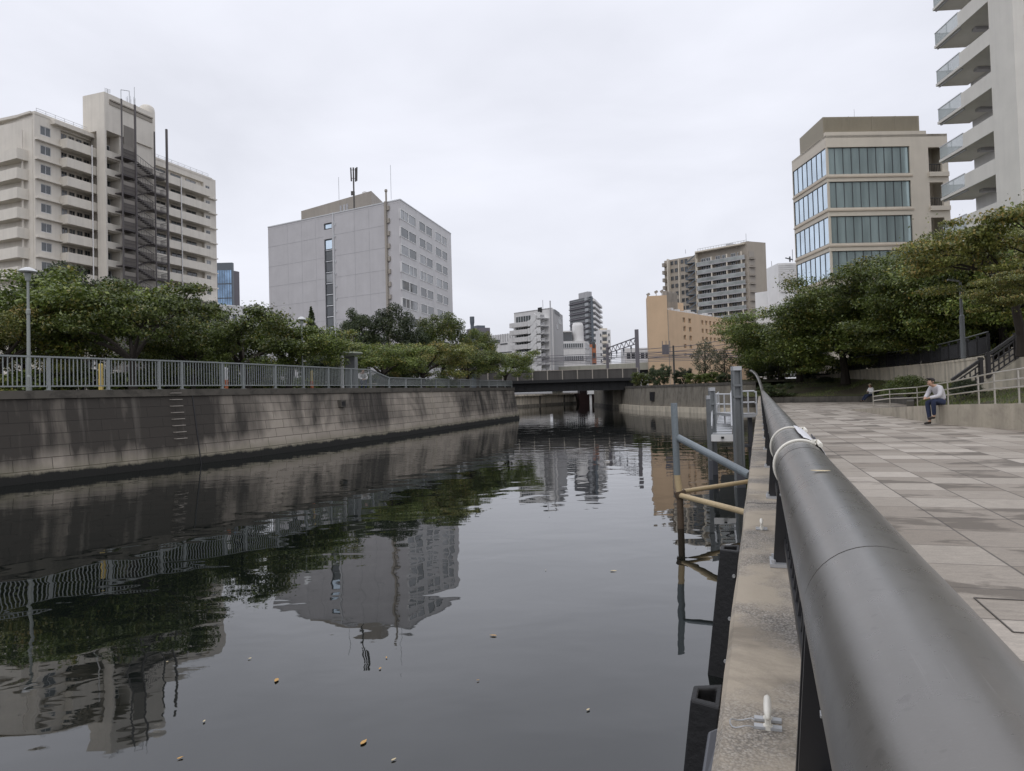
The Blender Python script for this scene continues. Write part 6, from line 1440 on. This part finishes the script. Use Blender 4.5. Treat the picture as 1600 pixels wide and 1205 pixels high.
def person(loc, yaw, P, label, top, legs, foot, headgear, hairmat=None):
    o = empty('person', loc, label, 'person'); cy, sy = math.cos(yaw), math.sin(yaw)
    T = lambda v: Vector((v.x * cy - v.y * sy, v.x * sy + v.y * cy, v.z))
    N = {}; E_ = []
    N['pel'] = (P['pel'], (.095, .08)); N['spi'] = (P['spi'], (.125, .10)); N['che'] = (P['che'], (.145, .11)); N['nk'] = (P['nk'], .05)
    h = Vector(P['head']); u = P['hup']; u = Vector(u).normalized(); fw = Vector(P['hfw']).normalized()
    N['h0'] = (tuple(h - u * .07 + fw * .01), (.062, .07)); N['h1'] = (tuple(h + u * .0), (.078, .09)); N['h2'] = (tuple(h + u * .085 - fw * .008), (.066, .078)); N['nose'] = (tuple(h - u * .01 + fw * .105), .014)
    chain(E_, 'pel', 'spi', 'che', 'nk', 'h0', 'h1', 'h2'); chain(E_, 'h1', 'nose')
    for s in ('l', 'r'):
        g = 1 if s == 'l' else -1
        hd = (Vector(P['wri' + s]) - Vector(P['elb' + s])).normalized(); w = Vector(P['wri' + s]); side = Vector((0, -g, 0)); 
        N['sh' + s] = (P['sh' + s], .062); N['el' + s] = (P['elb' + s], .042); N['wr' + s] = (P['wri' + s], .028); pm_ = w + hd * .055; N['pa' + s] = (tuple(pm_), (.036, .018))
        chain(E_, 'che', 'sh' + s, 'el' + s, 'wr' + s, 'pa' + s)
        for k in range(4):
            sp = side * (.024 - .016 * k); a = pm_ + hd * .035 + sp; ln = (.034, .042, .038, .028)[k]; b = a + hd * ln; c = b + hd * ln * .6 + Vector((0, 0, -ln * .55))
            for q, (v, r) in enumerate(((a, .0095), (b, .0085), (c, .007))): N[f'f{s}{k}{q}'] = (tuple(v), r)
            chain(E_, 'pa' + s, f'f{s}{k}0', f'f{s}{k}1', f'f{s}{k}2')
        a = w + hd * .03 + side * .035; b = a + hd * .03 + side * .012 - Vector((0, 0, .008)); N['t0' + s] = (tuple(a), .011); N['t1' + s] = (tuple(b), .009); chain(E_, 'wr' + s, 't0' + s, 't1' + s)
        N['hi' + s] = (P['hip' + s], .062); N['kn' + s] = (P['kn' + s], .056); N['an' + s] = (P['an' + s], .036); N['to' + s] = (P['to' + s], (.035, .026))
        chain(E_, 'pel', 'hi' + s, 'kn' + s, 'an' + s, 'to' + s)
    skin('body', N, E_, MAT['skin'], o, T)
    N2 = {k: v for k, v in N.items() if k in ('pel', 'spi', 'che', 'shl', 'ell', 'wrl', 'shr', 'elr', 'wrr')}; g2 = {k: (v[0], tuple(x + .022 for x in (v[1] if isinstance(v[1], tuple) else (v[1], v[1])))) for k, v in N2.items()}
    g2['pel'] = (tuple(Vector(P['pel']) - Vector((.01, 0, .035))), (.175, .15)); e2 = []; chain(e2, 'pel', 'spi', 'che'); [chain(e2, 'che', 'sh' + s, 'el' + s, 'wr' + s) for s in 'lr']; cv = Vector(g2['che'][0]); g2['col'] = (tuple(cv.lerp(Vector(P['nk']), .8)), .075); chain(e2, 'che', 'col')
    skin('top', g2, e2, top, o, T)
    g3 = {k: (N[k][0], tuple(x + .024 for x in (N[k][1] if isinstance(N[k][1], tuple) else (N[k][1], N[k][1])))) for k in ('pel', 'hil', 'knl', 'hir', 'knr')}; g3['hil'] = (P['hipl'], .115); g3['hir'] = (P['hipr'], .115); g3['pel'] = (tuple(Vector(P['pel']) - Vector((0, 0, .01))), (.16, .135)); e3 = []
    for s in 'lr':
        a, b = Vector(P['kn' + s]), Vector(P['an' + s]); g3['cu' + s] = (tuple(a.lerp(b, .93)), .056); chain(e3, 'pel', 'hi' + s, 'kn' + s, 'cu' + s)
    a0, b0_ = Vector(P['pel']), Vector(P['spi']); g3['wa'] = (tuple(a0.lerp(b0_, .45)), (.15, .125)); chain(e3, 'pel', 'wa'); skin('trousers', g3, e3, legs, o, T)
    for s in 'lr':
        a, b = Vector(P['an' + s]), Vector(P['to' + s]); m_ = {'a': (tuple(a - Vector((.03, 0, .02))), (.045, .05)), 'b': (tuple(a.lerp(b, .5) - Vector((0, 0, .008))), (.05, .04)), 'c': (tuple(b + (b - a) * .12), (.045, .03))}
        e = []; chain(e, 'a', 'b', 'c'); skin('shoe', m_, e, foot, o, T, 2)
    lo = Vector(loc)
    def W(v): return T(Vector(v)) + lo
    hw = h
    m = MB(); ball(m, (0, 0, 0), .092, .088, .075); Rm = Matrix((fw.cross(u).cross(u) * -1, u.cross(fw), u)).transposed() if False else None
    sd = u.cross(fw).normalized(); f2 = sd.cross(u).normalized()
    def LH(v): return W(h + f2 * v.x + sd * v.y + u * v.z)
    m.v = [tuple(LH(Vector(v) + Vector((-.018, 0, .035)))) for v in m.v]; m.build('hair', hairmat or MAT['hair'], o, smooth=True)
    m = MB(); ball(m, (0, 0, 0), .104, .096, .075); m.v = [(v[0], v[1], max(v[2], -.005)) for v in m.v]
    n0 = len(m.v); bl = .085 if headgear[1] == 'cap' else .05
    if headgear[1] == 'cap':
        pts = [(.06, -.075, 0), (.12, -.07, -.004), (.165, -.03, -.012), (.165, .03, -.012), (.12, .07, -.004), (.06, .075, 0)]
    else:
        pts = [(.165 * math.cos(a), .155 * math.sin(a), -.012) for a in np.linspace(0, 2 * math.pi, 16, endpoint=False)]
    k = len(pts); m.add([(*p[:2], p[2]) for p in pts] + [(p[0], p[1], p[2] + .012) for p in pts], [tuple(range(k))[::-1], tuple(range(k, 2 * k))] + [(i, (i + 1) % k, k + (i + 1) % k, k + i) for i in range(k)])
    m.v = [tuple(LH(Vector(v) + Vector((-.008, 0, .058)))) for v in m.v]; m.build(headgear[1], headgear[0], o, smooth=False)
    m = MB()
    for g in (-1, 1): ball(m, (.088, .032 * g, .012), .008, .012, .006, 8)
    ball(m, (.088, 0, -.052), .008, .022, .005, 8); m.v = [tuple(LH(Vector(v))) for v in m.v]; m.build('face_features', MAT['hair'], o)
    m = MB()
    for g in (-1, 1): ball(m, (-.005, .085 * g, .0), .018, .010, .028, 8)
    m.v = [tuple(LH(Vector(v))) for v in m.v]; m.build('ears', MAT['skin'], o)
    return o
sz = .56
q = ramp_pt(21.35, -.02); seatz = q.z + .03
P1 = dict(pel=(0, 0, .11), spi=(.03, 0, .30), che=(.17, 0, .48), nk=(.28, 0, .60), head=(.365, 0, .70), hup=(-.40, 0, .92), hfw=(.88, 0, -.48),
    shl=(.19, .175, .515), elbl=(.30, .23, .28), wril=(.52, .08, .225), shr=(.19, -.175, .515), elbr=(.31, -.22, .29), wrir=(.53, -.06, .235),
    hipl=(.03, .095, .09), knl=(.43, .13, .15), anl=(.34, .05, -seatz + .24), tol=(.50, .02, -seatz + .20), hipr=(.03, -.095, .09), knr=(.42, -.10, .10), anr=(.38, -.07, -seatz + .085), tor=(.56, -.08, -seatz + .045))
person(Vector((q.x - .02, q.y, seatz)), math.pi + .25, P1, 'man in a dark cap and grey white hoodie sitting hunched on the low ramp wall', MAT['hood'], MAT['denim'], MAT['shoe'], (MAT['cap'], 'cap'))
a = gp(1362, 627, 0); kz = .40
P2 = dict(pel=(0, 0, .10), spi=(.0, 0, .28), che=(-.01, 0, .47), nk=(.03, 0, .60), head=(.065, 0, .72), hup=(-.05, 0, 1), hfw=(1, 0, -.1),
    shl=(-.01, .175, .50), elbl=(.08, .22, .27), wril=(.26, .08, .30), shr=(-.01, -.175, .50), elbr=(.09, -.21, .28), wrir=(.27, -.05, .33),
    hipl=(.03, .095, .08), knl=(.42, .12, .04), anl=(.78, .10, -kz + .10), tol=(.90, .11, -kz + .16), hipr=(.03, -.095, .08), knr=(.43, -.08, .06), anr=(.80, -.02, -kz + .085), tor=(.95, -.02, -kz + .05))
# seat him on the kerb
s_best = min(((Vector((kp[i].lerp(kp[i + 1], t / 20)[:])), 0) for i in range(len(kp) - 1) for t in range(21)), key=lambda c: abs(c[0].x / c[0].y - .5045) + (0 if c[0].y > 46 else 9))[0]
person(Vector((s_best.x - .12, s_best.y - .12, kz)), math.pi + .30, P2, 'person in a white shirt and pale hat sitting on the far low kerb wall', MAT['white_shirt'], MAT['denim'], MAT['shoe'], (MAT['hat'], 'hat'))
m = MB(); b = Vector((s_best.x + .30, s_best.y - .1, kz)); m.lathe(b, [(.12, 0), (.17, .08), (.16, .26), (.09, .38)], 12); m.tube([b + Vector((-.07, -.12, .3)), b + Vector((-.13, -.17, .18)), b + Vector((-.08, -.15, .06))], .018, 6)
m.thing('backpack', MAT['bag'], 'black backpack standing on the kerb wall behind the person in white', 'bag')
# seated figure and bench behind the left railing
q = at(566, 600, 40.6); bz = 1.72
P3 = dict(P1); P3.update(anl=(.42, .12, -.36), tol=(.57, .12, -.40), anr=(.40, -.10, -.36), tor=(.55, -.10, -.40))
person(Vector((q.x, 40.6, bz + .36)), -1.2, P3, 'person in a white top sitting behind the left railing right of the round kiosk', MAT['white_shirt'], MAT['denim'], MAT['shoe'], (MAT['cap'], 'cap'))
be = empty('bench', (q.x, 40.75, bz), 'plain bench behind the left railing under the person in white', 'bench'); m = MB(); m.box(q.x - .8, q.x + .8, 40.55, 41.0, bz + .30, bz + .36); m.build('seat', MAT['taupe'], be)
for dx in (-.65, .65): m = MB(); m.box(q.x + dx - .05, q.x + dx + .05, 40.6, 40.95, bz, bz + .299); m.build('leg', MAT['darkquay'], be)
# low metal bench at the right edge of the plaza
a = gp(1592, 671, 0); bb = empty('bench', (a.x, a.y, 0), 'low grey bench cut by the right edge below the ramp wall', 'bench'); m = MB(); m.box(a.x - .1, a.x + 1.6, a.y - .75, a.y - .3, .22, .28); m.build('seat', MAT['weather'], bb)
for dx in (.1, 1.4): m = MB(); m.box(a.x + dx - .05, a.x + dx + .05, a.y - .72, a.y - .34, 0, .219); m.build('leg', MAT['black'], bb)
